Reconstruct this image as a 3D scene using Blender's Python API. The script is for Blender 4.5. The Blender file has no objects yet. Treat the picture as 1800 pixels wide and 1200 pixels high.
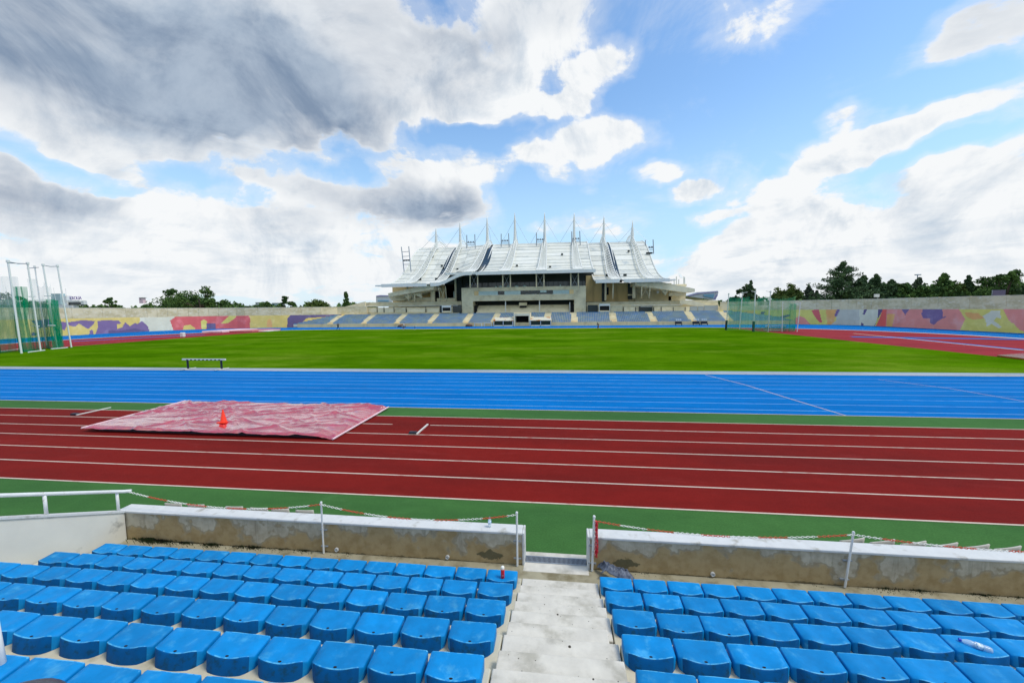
import bpy, bmesh, math, random
import numpy as np
from mathutils import Vector, Matrix
from math import sin, cos, pi, radians, sqrt, atan2, tan

# ------------------------------------------------------------------ camera
S = bpy.context.scene
FPX, EYE, YAW, PIT, ROLL = 690.0, 4.63, radians(6.8), radians(4.56), 0.0115
fwd = Vector((-sin(YAW)*cos(PIT), cos(YAW)*cos(PIT), -sin(PIT)))
r0 = Vector((cos(YAW), sin(YAW), 0)); u0 = r0.cross(fwd)
RT = cos(ROLL)*r0 - sin(ROLL)*u0
UP = sin(ROLL)*r0 + cos(ROLL)*u0
cd = bpy.data.cameras.new('camera'); cam = bpy.data.objects.new('camera', cd)
S.collection.objects.link(cam); S.camera = cam
m = Matrix((RT, UP, -fwd)).transposed().to_4x4(); m.translation = (0, 0, EYE)
cam.matrix_world = m
cd.sensor_width = 36; cd.lens = FPX/1800*36; cd.clip_start = 0.05; cd.clip_end = 8000
CO = Vector((0, 0, EYE))
def ray(x, y): return fwd*FPX + RT*(x-900) + UP*(600-y)
def G(x, y, z=0):                 # measured point on a level plane
    d = ray(x, y); return CO + d*((z-EYE)/d.z)
def P(x, y, Y):                   # measured point on a plane facing the stand
    d = ray(x, y); return CO + d*(Y/d.y)
def PX(x, y, X):
    d = ray(x, y); return CO + d*(X/d.x)
def proj(p):
    v = Vector(p)-CO; z = v.dot(fwd)
    if z < .1: return (1e5, 1e5)
    return (900+FPX*v.dot(RT)/z, 600-FPX*v.dot(UP)/z)

# ------------------------------------------------------------------ light
SUN_EL, SUN_AZ = radians(60), radians(98)     # azimuth from +Y towards +X
sl = bpy.data.lights.new('sun', 'SUN'); so = bpy.data.objects.new('sun', sl)
S.collection.objects.link(so)
sl.energy = 2.2; sl.angle = radians(16); sl.color = (1.0, .92, .80)
sd = Vector((sin(SUN_AZ)*cos(SUN_EL), cos(SUN_AZ)*cos(SUN_EL), sin(SUN_EL)))
so.rotation_euler = sd.to_track_quat('Z', 'Y').to_euler()
S.view_settings.view_transform = 'Standard'; S.view_settings.look = 'None'
S.view_settings.exposure = 0.0; S.view_settings.gamma = 1
S.view_settings.use_curve_mapping = False

W = bpy.data.worlds.new('World'); S.world = W; W.use_nodes = True
wt = W.node_tree; wn = wt.nodes; wl = wt.links
for n in list(wn): wn.remove(n)
class N:
    """tiny node-expression helper"""
    def __init__(s, t): s.t = t
    def new(s, k, **kw):
        n = s.t.nodes.new(k)
        for a, b in kw.items(): setattr(n, a, b)
        return n
    def put(s, sock, v):
        if isinstance(v, (int, float, tuple, list)): sock.default_value = v
        else: s.t.links.new(v, sock)
    def math(s, op, a, b=0.0, c=0.0, clamp=False):
        n = s.new('ShaderNodeMath', operation=op, use_clamp=clamp)
        s.put(n.inputs[0], a); s.put(n.inputs[1], b); s.put(n.inputs[2], c); return n.outputs[0]
    def noise(s, vec, scale, detail=6, rough=.55, dist=0.0, dim='3D', lac=2.0):
        n = s.new('ShaderNodeTexNoise', noise_dimensions=dim)
        s.put(n.inputs['Vector'], vec); n.inputs['Scale'].default_value = scale
        n.inputs['Detail'].default_value = detail; n.inputs['Roughness'].default_value = rough
        n.inputs['Distortion'].default_value = dist; n.inputs['Lacunarity'].default_value = lac
        return n.outputs[0]
    def rng(s, v, a, b, c=0.0, d=1.0, smooth=True):
        n = s.new('ShaderNodeMapRange', interpolation_type='SMOOTHSTEP' if smooth else 'LINEAR')
        s.put(n.inputs[0], v); s.put(n.inputs[1], a); s.put(n.inputs[2], b); s.put(n.inputs[3], c); s.put(n.inputs[4], d)
        return n.outputs[0]
    def mix(s, f, a, b, mode='MIX'):
        n = s.new('ShaderNodeMix', data_type='RGBA', blend_type=mode)
        s.put(n.inputs[0], f)
        for i, v in ((6, a), (7, b)):
            if isinstance(v, (tuple, list)): n.inputs[i].default_value = tuple(v)[:3]+(1,)
            else: s.t.links.new(v, n.inputs[i])
        return n.outputs[2]
w = N(wt)
tc = w.new('ShaderNodeTexCoord').outputs['Generated']
sky = w.new('ShaderNodeTexSky', sky_type='NISHITA', sun_disc=False)
sky.sun_elevation = SUN_EL; sky.sun_rotation = SUN_AZ
sky.altitude = 150; sky.air_density = 1.0; sky.dust_density = .6; sky.ozone_density = 2.0
sx = w.new('ShaderNodeSeparateXYZ'); wl.new(tc, sx.inputs[0])
X_, Y_, Z_ = sx.outputs
az = w.math('ARCTAN2', X_, Y_); el = w.math('ARCSINE', Z_)
cv = w.new('ShaderNodeCombineXYZ'); wl.new(az, cv.inputs[0]); wl.new(el, cv.inputs[1]); AE = cv.outputs[0]
# cloud-deck coordinates: perspective of a flat deck
zz = w.math('ADD', w.math('MAXIMUM', Z_, 0.0), 0.16)
cu = w.new('ShaderNodeCombineXYZ'); wl.new(w.math('DIVIDE', X_, zz), cu.inputs[0]); wl.new(w.math('DIVIDE', Y_, zz), cu.inputs[1])
wl.new(w.math('MULTIPLY', el, 2.2), cu.inputs[2])
UV = cu.outputs[0]
def ae(px, py):
    d = ray(px, py).normalized(); return math.atan2(d.x, d.y), math.asin(max(-1, min(1, d.z)))
def blobs(lst):
    tot = None
    for (px, py, rx, ry, rot, wt_) in lst:
        a, e = ae(px, py)
        # angular size of rx, ry pixels at that place
        a2, _ = ae(px+rx, py); a1, _ = ae(px-rx, py); _, e2 = ae(px, py-ry); _, e1 = ae(px, py+ry)
        mp = w.new('ShaderNodeMapping', vector_type='TEXTURE')
        mp.inputs['Location'].default_value = (a, e, 0)
        mp.inputs['Rotation'].default_value = (0, 0, radians(rot))
        mp.inputs['Scale'].default_value = (abs(a2-a1)/2, abs(e2-e1)/2, 1)
        wl.new(WARP, mp.inputs[0])
        gr = w.new('ShaderNodeTexGradient', gradient_type='SPHERICAL'); wl.new(mp.outputs[0], gr.inputs[0])
        g = w.math('SMOOTH_MIN', gr.outputs[1], .55, .3)
        tot = w.math('MULTIPLY', g, wt_) if tot is None else w.math('MULTIPLY_ADD', g, wt_, tot)
    return tot
# domain warp of the az/el coordinate so blob outlines are ragged
wn1 = w.new('ShaderNodeTexNoise'); wl.new(tc, wn1.inputs['Vector']); wn1.inputs['Scale'].default_value = 4.5
wn1.inputs['Detail'].default_value = 4; wn1.inputs['Roughness'].default_value = .6
vs = w.new('ShaderNodeVectorMath', operation='MULTIPLY_ADD'); wl.new(wn1.outputs['Color'], vs.inputs[0])
vs.inputs[1].default_value = (.22, .15, 0); wl.new(AE, vs.inputs[2])
vs2 = w.new('ShaderNodeVectorMath', operation='ADD'); wl.new(vs.outputs[0], vs2.inputs[0]); vs2.inputs[1].default_value = (-.11, -.075, 0)
WARP = vs2.outputs[0]
cover = blobs([
    (230, 90, 500, 240, 0, 3.4), (130, 150, 330, 140, 0, 1.2), (620, 90, 340, 210, 0, 2.2), (900, 70, 270, 170, 25, 1.7), (660, 210, 120, 90, -30, 1.2), (850, 165, 170, 60, -8, 1.5),
    (60, 240, 290, 90, 0, 1.3), (40, 345, 180, 75, 0, 1.6), (640, 340, 330, 85, -6, 2.2), (800, 300, 110, 80, 0, 1.6),
    (290, 420, 440, 120, 0, 2.2), (600, 470, 400, 85, 0, 2.0), (120, 510, 520, 90, 0, 1.7),
    (1055, 130, 90, 50, 20, 2.0), (1000, 190, 70, 34, 0, 1.8), (1060, 248, 130, 42, 0, 2.0), (950, 282, 85, 34, -20, 2.0), (1168, 293, 66, 28, 0, 1.9), (1247, 321, 60, 26, 0, 1.8),
    (1335, 40, 110, 45, 0, 1.15), (1500, 262, 150, 48, 0, 2.0), (1455, 298, 120, 28, 0, 1.7), (1660, 208, 160, 36, 12, 1.9), (1700, 262, 170, 22, 8, -1.3), (1490, 208, 90, 32, 0, 1.6), (1350, 345, 100, 34, 0, 1.7), (1255, 371, 50, 22, 0, 1.7),
    (1760, 30, 260, 100, 0, 1.4), (1450, 120, 180, 90, 0, -1.0), (1640, 150, 160, 40, 0, -1.2), (1380, 300, 60, 30, 0, -.8), (1560, 300, 80, 16, 0, -.8),
    (1560, 470, 440, 175, 0, 2.5), (1790, 365, 260, 135, 0, 2.4), (1250, 500, 330, 95, 0, 2.2), (1400, 410, 180, 90, 0, 1.2), (1000, 405, 120, 26, 0, 1.2),
    (1170, 150, 150, 200, 0, -.5), (1310, 200, 140, 120, 0, -.5),
    (440, 270, 180, 40, 0, -2.0), (330, 300, 110, 26, 0, -1.2), (600, 275, 80, 22, -20, -.8), (800, 235, 150, 36, 0, -1.9), (725, 158, 56, 30, 0, -1.2), (110, 305, 150, 26, -10, -1.8), (930, 330, 110, 60, 0, -1.3), (460, 425, 260, 18, 0, -.5), (200, 470, 300, 20, 0, -.5),
])
dark = blobs([(200, 100, 520, 235, 0, 1.6), (480, 150, 220, 140, 0, .5), (640, 70, 330, 170, 0, .9), (620, 200, 160, 100, -30, .6), (880, 20, 200, 80, 0, .6),
    (30, 345, 190, 75, 0, 1.0), (680, 345, 260, 62, -6, 1.1), (540, 385, 130, 35, 0, .3), (790, 355, 120, 50, 0, .5),
    (1760, 40, 300, 130, 0, 1.0), (480, 390, 120, 45, 0, .5), (330, 215, 260, 60, 0, .5)])
n1 = w.noise(UV, 1.9, 8, .62, .5)
n1b = w.noise(tc, 5.5, 8, .62, .5)
ofs = w.new('ShaderNodeVectorMath', operation='ADD'); wl.new(tc, ofs.inputs[0]); ofs.inputs[1].default_value = (.016, .004, .034)
n1c = w.noise(ofs.outputs[0], 5.5, 8, .62, .5)
nn = w.math('ADD', w.math('MULTIPLY', n1, .5), w.math('MULTIPLY', n1b, .5))
fm = w.rng(Y_, .22, .5, .52, 0.0)      # partly cloudy sky goes on out of view, cover added for whiter fill light
cvc = w.math('MAXIMUM', w.math('SMOOTH_MIN', cover, 1.9, .5), -.9)
den = w.math('ADD', w.math('MULTIPLY', w.math('SUBTRACT', nn, .5), 5.6), w.math('ADD', w.math('SUBTRACT', cvc, .50), fm))
alpha = w.math('MAXIMUM', w.rng(den, -.12, .42), w.rng(den, -.75, .3, 0, .38))
thick = w.rng(den, .3, 1.9)
relief = w.math('MULTIPLY', w.math('SUBTRACT', n1b, n1c), 3.2)
big = w.noise(UV, 2.4, 5, .6, .3)
soft = w.noise(UV, 1.1, 4, .6, .4)
lum = w.math('ADD', w.math('SUBTRACT', 1.02, w.math('MULTIPLY', thick, w.rng(big, .38, .62, .05, .55))), relief)
dk = w.math('MULTIPLY', dark, w.math('ADD', w.math('MULTIPLY', w.math('SUBTRACT', soft, .5), 1.8), .95))
dk = w.math('ADD', dk, w.math('MULTIPLY', relief, -.25))
dk = w.math('MULTIPLY', dk, w.rng(den, -.15, .75))
dk = w.math('MAXIMUM', w.math('MINIMUM', dk, 1.0), 0.0)
cw = w.mix(w.math('MINIMUM', w.math('MAXIMUM', lum, 0), 1), (.56, .66, .77), (.93, .95, .965))
dcol = w.mix(w.rng(w.math('ADD', w.math('MULTIPLY', n1b, .6), w.math('MULTIPLY', n1, .4)), .40, .62), (.17, .25, .38), (.40, .49, .61))
cloud = w.mix(w.math('MULTIPLY', dk, .92, clamp=True), cw, dcol)
SKYK = .10
skc = w.mix(1.0, sky.outputs[0], (1.85, 2.2, 2.3), 'MULTIPLY')
sks = w.new('ShaderNodeVectorMath', operation='SCALE'); wl.new(skc, sks.inputs[0]); sks.inputs['Scale'].default_value = SKYK
hz = w.rng(el, 0.0, .50, .85, .0)
base = w.mix(hz, sks.outputs[0], (.55, .78, .95))
hz2 = w.rng(el, -.02, .13, .75, 0.0)
fin = w.mix(alpha, base, cloud)
fin = w.mix(w.math('MULTIPLY', hz2, .6), fin, (.84, .89, .93))
bg = w.new('ShaderNodeBackground'); wl.new(fin, bg.inputs[0]); bg.inputs[1].default_value = 1.0
wo = w.new('ShaderNodeOutputWorld'); wl.new(bg.outputs[0], wo.inputs[0])

# ------------------------------------------------------------------ helpers
COL = S.collection
def tag(o, label=None, cat=None, group=None, kind=None):
    if label: o['label'] = label
    if cat: o['category'] = cat
    if group: o['group'] = group
    if kind: o['kind'] = kind
    return o
def empty(name, loc=(0, 0, 0), label=None, cat=None, group=None):
    o = bpy.data.objects.new(name, None); COL.objects.link(o); o.location = loc; o.empty_display_size = .2
    return tag(o, label, cat, group)
class MB:
    def __init__(s): s.v = []; s.f = []; s.m = []
    def add(s, vs, fs, mi=0):
        b = len(s.v); s.v += [tuple(p) for p in vs]; s.f += [tuple(b+i for i in q) for q in fs]; s.m += [mi]*len(fs); return s
    def box(s, x0, x1, y0, y1, z0, z1, mi=0):
        return s.add([(x0,y0,z0),(x1,y0,z0),(x1,y1,z0),(x0,y1,z0),(x0,y0,z1),(x1,y0,z1),(x1,y1,z1),(x0,y1,z1)],
            [(3,2,1,0),(4,5,6,7),(0,1,5,4),(1,2,6,5),(2,3,7,6),(3,0,4,7)], mi)
    def obox(s, c, ax, ay, az_, mi=0):      # oriented box: half axes
        c, ax, ay, az_ = map(Vector, (c, ax, ay, az_))
        vs = [c+a*ax+b*ay+d*az_ for d in (-1, 1) for a, b in ((-1,-1),(1,-1),(1,1),(-1,1))]
        return s.add(vs, [(3,2,1,0),(4,5,6,7),(0,1,5,4),(1,2,6,5),(2,3,7,6),(3,0,4,7)], mi)
    def tube(s, pts, r, n=6, mi=0, cap=True):
        pts = [Vector(p) for p in pts]; rs = r if isinstance(r, (list, tuple)) else [r]*len(pts)
        vs = []; fs = []
        pd = None
        for i, p in enumerate(pts):
            d = (pts[min(i+1, len(pts)-1)]-pts[max(i-1, 0)]).normalized()
            a = Vector((0,0,1)) if abs(d.z) < .9 else Vector((1,0,0))
            if pd is not None: a = pd
            e1 = (a - d*a.dot(d)).normalized(); pd = e1; e2 = d.cross(e1)
            for k in range(n):
                t = 2*pi*k/n; vs.append(p+(e1*cos(t)+e2*sin(t))*rs[i])
        for i in range(len(pts)-1):
            for k in range(n):
                fs.append((i*n+k, i*n+(k+1)%n, (i+1)*n+(k+1)%n, (i+1)*n+k))
        if cap: fs += [tuple(range(n))[::-1], tuple((len(pts)-1)*n+k for k in range(n))]
        return s.add(vs, fs, mi)
    def lathe(s, c, prof, n=12, mi=0, ax=None):
        c = Vector(c); ax = Vector(ax or (0,0,1)).normalized()
        e1 = ax.orthogonal().normalized(); e2 = ax.cross(e1); vs = []; fs = []
        for r, h in prof:
            for k in range(n):
                t = 2*pi*k/n; vs.append(c+ax*h+(e1*cos(t)+e2*sin(t))*r)
        for i in range(len(prof)-1):
            for k in range(n): fs.append((i*n+k, i*n+(k+1)%n, (i+1)*n+(k+1)%n, (i+1)*n+k))
        fs += [tuple(range(n))[::-1], tuple((len(prof)-1)*n+k for k in range(n))]
        return s.add(vs, fs, mi)
    def prism(s, poly, axis, a, b, mi=0):   # poly in the two other axes, extruded a..b along axis
        def mk(p, t):
            if axis == 'x': return (t, p[0], p[1])
            if axis == 'y': return (p[0], t, p[1])
            return (p[0], p[1], t)
        n = len(poly); vs = [mk(p, a) for p in poly]+[mk(p, b) for p in poly]
        fs = [tuple(range(n)), tuple(range(n, 2*n))[::-1]]+[(i, (i+1)%n, (i+1)%n+n, i+n) for i in range(n)]
        return s.add(vs, fs, mi)
    def quad(s, a, b, c, d, mi=0): return s.add([a,b,c,d], [(0,1,2,3)], mi)
    def mesh(s, name, mats, smooth=False, fix=True):
        me = bpy.data.meshes.new(name); me.from_pydata(s.v, [], s.f)
        for mt in (mats if isinstance(mats, (list, tuple)) else [mats]): me.materials.append(mt)
        me.polygons.foreach_set('material_index', s.m)
        if smooth: me.polygons.foreach_set('use_smooth', [True]*len(s.f))
        if fix:
            bm = bmesh.new(); bm.from_mesh(me); bmesh.ops.recalc_face_normals(bm, faces=bm.faces); bm.to_mesh(me); bm.free()
        me.update(); return me
    def build(s, name, mats, parent=None, smooth=False, fix=True, kind=None, label=None, cat=None, group=None, auto=None, bevel=0):
        o = bpy.data.objects.new(name, s.mesh(name, mats, smooth, fix)); COL.objects.link(o)
        if parent:
            o.parent = parent
            if parent.location.length > 0 and parent.get('worldpts', 1): o.matrix_parent_inverse = Matrix.Translation(-parent.location)
        if smooth and auto is not None: o.data.set_sharp_from_angle(angle=radians(auto))
        if bevel:
            bv = o.modifiers.new('bevel', 'BEVEL'); bv.width = bevel; bv.segments = 2; bv.limit_method = 'ANGLE'
        return tag(o, label, cat, group, kind)

def lin(r, g, b):
    f = lambda c: ((c/255+.055)/1.055)**2.4 if c > 10 else c/255/12.92
    return (f(r), f(g), f(b))
def mat(name, col, rough=.7, var=.18, vs=3.0, bump=.0, bs=40, spec=.5, col2=None, c2t=(.5, .6), c2s=2.0, metal=0, coat=0, alpha=None, rand=0, detail=6, stretch=None, coords='Object', bdist=.01):
    mt = bpy.data.materials.new(name); mt.use_nodes = True; t = mt.node_tree; b = t.nodes['Principled BSDF']; k = N(t)
    co = k.new('ShaderNodeTexCoord').outputs[coords]
    if rand:
        oi = k.new('ShaderNodeObjectInfo')
        va = k.new('ShaderNodeVectorMath', operation='SCALE'); k.put(va.inputs['Scale'], 37.0)
        cx = k.new('ShaderNodeCombineXYZ'); [t.links.new(oi.outputs['Random'], cx.inputs[i]) for i in range(3)]
        t.links.new(cx.outputs[0], va.inputs[0])
        ad = k.new('ShaderNodeVectorMath', operation='ADD'); t.links.new(co, ad.inputs[0]); t.links.new(va.outputs[0], ad.inputs[1]); co = ad.outputs[0]
    if stretch:
        mp = k.new('ShaderNodeMapping'); mp.inputs['Scale'].default_value = stretch; t.links.new(co, mp.inputs[0]); co = mp.outputs[0]
    n = k.noise(co, vs, detail, .6)
    c = col
    if col2: c = k.mix(k.rng(k.noise(co, c2s, 8, .62), c2t[0], c2t[1]), col, col2)
    v = k.rng(n, .25, .75, 1-var, 1+var, False)
    if rand: v = k.math('MULTIPLY', v, k.rng(oi.outputs['Random'], 0, 1, 1-rand, 1+rand, False))
    hs = k.new('ShaderNodeVectorMath', operation='SCALE')
    if isinstance(c, tuple): hs.inputs[0].default_value = c
    else: t.links.new(c, hs.inputs[0])
    t.links.new(v, hs.inputs['Scale']); t.links.new(hs.outputs[0], b.inputs['Base Color'])
    b.inputs['Roughness'].default_value = rough; b.inputs['Specular IOR Level'].default_value = spec
    b.inputs['Metallic'].default_value = metal; b.inputs['Coat Weight'].default_value = coat
    if bump:
        bn = k.new('ShaderNodeBump'); bn.inputs['Strength'].default_value = bump; bn.inputs['Distance'].default_value = bdist
        t.links.new(k.noise(co, bs, 5, .6), bn.inputs['Height']); t.links.new(bn.outputs[0], b.inputs['Normal'])
    if alpha is not None: b.inputs['Alpha'].default_value = alpha
    return mt

M = {}
M['seat'] = mat('seat_plastic', lin(0,128,194), .55, .16, 7, .15, 60, .2, col2=lin(70,160,208), c2t=(.52,.80), c2s=6, detail=10, rand=.13, bdist=.002)
M['seat_edge'] = mat('highlit_worn_edge', lin(84,172,216), .5, .12, 14, 0, 60, .2, col2=lin(10,130,200), c2t=(.45,.6), c2s=16, rand=.07)  # pale edge highlight painted along the seat lips, broken by wear
M['seat_back'] = mat('shaded_seat_back', lin(0,84,146), .6, .12, 12, .1, 60, .1, col2=lin(16,70,104), c2t=(.48,.7), c2s=14, rand=.07, bdist=.002)  # darker blue puts the shade of the rear faces into the colour
M['hole'] = mat('hole_dark', (.004,.004,.006), .9, 0)
M['step'] = mat('aisle_concrete', lin(206,202,190), .85, .14, 5, .5, 90, .3, col2=lin(172,168,154), c2t=(.46,.7), c2s=2.6, detail=10, bdist=.004)
M['terr'] = mat('terrace_concrete', lin(196,190,168), .88, .13, 2.5, .4, 70, .3, col2=lin(160,150,122), c2t=(.5,.75), c2s=3, detail=10, bdist=.004)
M['cap'] = mat('white_paint_cap', lin(206,208,206), .6, .07, 6, .25, 60, .3, col2=lin(160,158,146), c2t=(.54,.74), c2s=3.5, detail=10, bdist=.003)
M['metalw'] = mat('white_tube_paint', lin(222,224,222), .4, .06, 8, 0, 40, .5, col2=lin(170,165,150), c2t=(.62,.72), c2s=9)
M['grey_metal'] = mat('grey_metal', lin(150,160,170), .4, .1, 8, metal=.3)
M['chainr'] = mat('red_chain_plastic', lin(205,70,40), .45, .1, 10)
M['chainr2'] = mat('crimson_chain_plastic', lin(205,25,50), .45, .1, 10)
M['chainw'] = mat('white_chain_plastic', lin(235,235,225), .45, .05, 10)
M['white'] = mat('white_steel', lin(222,224,218), .5, .06, 1.2)
M['roof'] = mat('roof_sheet', lin(218,219,208), .5, .08, .5, 0, 40, .3, col2=lin(182,190,188), c2t=(.5,.75), c2s=.35, stretch=(1,.6,.6))
M['roofj'] = mat('roof_joint', lin(158,166,164), .6, .1)
M['conc'] = mat('stand_concrete', lin(212,204,172), .85, .14, .6, .3, 6, .3, col2=lin(188,178,146), c2t=(.45,.7), c2s=.5, detail=10, bdist=.03)
M['concL'] = mat('pale_concrete', lin(236,224,190), .85, .12, .7, .3, 6, .3, col2=lin(214,200,162), c2t=(.5,.7), c2s=.4, detail=10, bdist=.03)
M['ochre'] = mat('ochre_wall', lin(238,208,150), .85, .12, .5, 0, 6, .3, col2=lin(196,170,124), c2t=(.5,.7), c2s=.3, stretch=(1,1,.3))
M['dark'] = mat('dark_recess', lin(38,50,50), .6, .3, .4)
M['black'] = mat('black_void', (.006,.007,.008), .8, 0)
M['glass'] = mat('dark_glass', lin(20,36,40), .12, .2, .6, spec=.6)
M['pane'] = mat('pale_pane', lin(172,196,192), .25, .12, 1.5)
M['farseat'] = mat('far_seat', lin(48,128,184), .6, .22, .35, col2=lin(100,144,166), c2t=(.4,.6), c2s=.5)
M['rust'] = mat('rusty_roof', lin(206,204,186), .7, .1, 1, col2=lin(176,112,40), c2t=(.52,.6), c2s=.5)
M['cone'] = mat('cone_orange', lin(255,60,20), .4, .05)
M['pvc'] = mat('board_white', lin(214,212,204), .5, .08)
M['padb'] = mat('black_pad', lin(18,26,44), .6, .1)
M['mat_pink'] = mat('pale_cover', lin(232,200,205), .5, .12, 1)
M['skin'] = mat('skin', lin(150,100,75), .6, .05)
M['clothk'] = mat('dark_clothes', lin(22,22,32), .8, .1)
M['clothw'] = mat('white_clothes', lin(225,225,228), .8, .1)
M['clothb'] = mat('navy_clothes', lin(30,40,110), .8, .1)
M['bark'] = mat('bark', lin(70,56,44), .9, .2)

# ------------------------------------------------------------------ ground
def sheet(name, x0, x1, y0, y1, z, mt, kind='structure', **kw):
    b = MB(); b.quad((x0,y0,z),(x1,y0,z),(x1,y1,z),(x0,y1,z)); return b.build(name, mt, kind=kind, fix=False, **kw)
def rubber(name, c, c2, rough=.75):
    mt = bpy.data.materials.new(name); mt.use_nodes = True; t = mt.node_tree; k = N(t); b = t.nodes['Principled BSDF']
    co = k.new('ShaderNodeTexCoord').outputs['Object']
    mp = k.new('ShaderNodeMapping'); mp.inputs['Scale'].default_value = (.25, 1, 1); t.links.new(co, mp.inputs[0])
    big = k.rng(k.noise(mp.outputs[0], .45, 7, .6), .38, .66)
    col = k.mix(big, c, c2)
    gr = k.rng(k.noise(co, 28, 3, .8), .3, .7, .80, 1.2, False)
    gr2 = k.rng(k.noise(co, 2.2, 8, .7), .3, .7, .92, 1.08, False)
    col = k.mix(k.rng(k.noise(mp.outputs[0], 1.1, 9, .72, .6), .56, .78, 0, .32), col, tuple(min(1, v*1.5+.035) for v in c))
    col = k.mix(k.rng(k.noise(co, .8, 10, .75), .66, .74, 0, .35), col, tuple(v*.6 for v in c))
    sc = k.new('ShaderNodeVectorMath', operation='SCALE'); t.links.new(col, sc.inputs[0]); t.links.new(k.math('MULTIPLY', gr, gr2), sc.inputs['Scale'])
    t.links.new(sc.outputs[0], b.inputs['Base Color']); b.inputs['Roughness'].default_value = rough; b.inputs['Specular IOR Level'].default_value = .02
    bn = k.new('ShaderNodeBump'); bn.inputs['Strength'].default_value = .35; bn.inputs['Distance'].default_value = .004
    t.links.new(k.noise(co, 60, 3, .7), bn.inputs['Height']); t.links.new(bn.outputs[0], b.inputs['Normal'])
    return mt
RED = rubber('red_rubber', lin(120,31,27), lin(106,30,27))
RED2 = rubber('faded_red_rubber', lin(150,50,56), lin(134,44,50))
BLUE = rubber('blue_rubber', lin(0,110,184), lin(0,101,172))
GREENR = rubber('green_rubber', lin(66,108,56), lin(58,98,52))
GREYR = rubber('grey_kerb', lin(160,172,180), lin(146,158,166))
LINE = mat('line_paint', lin(208,190,174), .6, .10, 3, 0, spec=.1, col2=lin(186,140,128), c2t=(.52,.72), c2s=2.2, detail=9)
LINEB = mat('blue_line_paint', lin(136,188,232), .6, .08, 3, 0, spec=.1, col2=lin(50,140,210), c2t=(.5,.72), c2s=1.2, detail=9)
LAND = mat('outer_land', lin(86,92,50), .95, .25, .02, col2=lin(120,108,70), c2t=(.4,.6), c2s=.01)
# grass
gm = bpy.data.materials.new('infield_grass'); gm.use_nodes = True; t = gm.node_tree; k = N(t); b = t.nodes['Principled BSDF']
co = k.new('ShaderNodeTexCoord').outputs['Object']
mp = k.new('ShaderNodeMapping'); mp.inputs['Scale'].default_value = (.5, .9, 1); t.links.new(co, mp.inputs[0])
a1 = k.rng(k.noise(mp.outputs[0], .16, 6, .6), .35, .65)
c = k.mix(a1, lin(60,102,2), lin(80,120,10))
c = k.mix(k.rng(k.noise(mp.outputs[0], .11, 8, .68), .48, .68, 0, .75), c, lin(106,132,34))
sepg = k.new('ShaderNodeSeparateXYZ'); t.links.new(co, sepg.inputs[0])
st = k.math('SINE', k.math('MULTIPLY', sepg.outputs[1], .62)); st = k.rng(st, -.9, .9, .965, 1.03)
g2 = k.rng(k.noise(co, 9, 6, .8), .3, .7, .72, 1.28, False)
g3 = k.rng(k.noise(mp.outputs[0], 1.6, 6, .7), .3, .7, .86, 1.14, False)
sc = k.new('ShaderNodeVectorMath', operation='SCALE'); t.links.new(c, sc.inputs[0]); t.links.new(k.math('MULTIPLY', k.math('MULTIPLY', st, g2), g3), sc.inputs['Scale'])
t.links.new(sc.outputs[0], b.inputs['Base Color']); b.inputs['Roughness'].default_value = .9; b.inputs['Specular IOR Level'].default_value = .0
bn = k.new('ShaderNodeBump'); bn.inputs['Strength'].default_value = .6; bn.inputs['Distance'].default_value = .03
t.links.new(k.noise(co, 14, 5, .7), bn.inputs['Height']); t.links.new(bn.outputs[0], b.inputs['Normal'])
GRASS = gm

sheet('ground', -4000, 4000, -600, 6000, -.35, LAND)
sheet('apron', -111, 73.5, -14, 17.9, 0.0, GREENR)
sheet('warmup_straight', -111, 73.5, 9.12, 16.37, .003, RED)
# blue oval with apron, as sheets
b = MB(); b.quad((-111,17.88,.002),(73.5,17.88,.002),(73.5,113.2,.002),(-111,113.2,.002)); b.build('track', BLUE, kind='structure', fix=False)
RI, CXL, CXR, CY = 35.0, -57.2, 27.2, 63.7
def oval(r, n=40, off=0):
    pts = []
    for i in range(n+1): a = -pi/2+pi*i/n; pts.append((CXR+r*cos(a), CY+r*sin(a)))
    for i in range(n+1): a = pi/2+pi*i/n; pts.append((CXL+r*cos(a), CY+r*sin(a)))
    return pts
b = MB(); pp = oval(RI); b.add([(x,y,.006) for x, y in pp], [tuple(range(len(pp)))]); b.build('end_zone', RED2, kind='structure', fix=False)
# grass rectangle with slightly rounded ends
gx0, gx1, gy0, gy1 = -71.5, 38.7, 30.0, RI+CY-.9
b = MB(); b.quad((gx0,gy0,.012),(gx1,gy0,.012),(gx1,gy1,.012),(gx0,gy1,.012)); b.build('infield', GRASS, kind='structure', fix=False)
b = MB(); b.quad((-70,28.78,.010),(50,28.78,.010),(50,30.02,.010),(-70,30.02,.010)); b.build('kerb_strip', GREYR, kind='structure', fix=False)
# crossing blue runways on the end zones
def strip(b, pts, wd, z, mi=0):
    for i in range(len(pts)-1):
        p, q = Vector(pts[i]), Vector(pts[i+1]); d = (q-p).normalized(); n = Vector((-d.y, d.x))*wd/2
        b.quad((p.x+n.x,p.y+n.y,z),(p.x-n.x,p.y-n.y,z),(q.x-n.x,q.y-n.y,z),(q.x+n.x,q.y+n.y,z), mi)
def gp(*a): return [tuple(G(x,y).xy) for x, y in a]
b = MB(); strip(b, gp((1497,592),(1800,596.5)), 2.2, .015); strip(b, gp((1560,591.5),(1800,615)), .9, .018)
strip(b, gp((128,600),(360,588)), 1.6, .015); b.build('runway', BLUE, kind='structure', fix=False)
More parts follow.
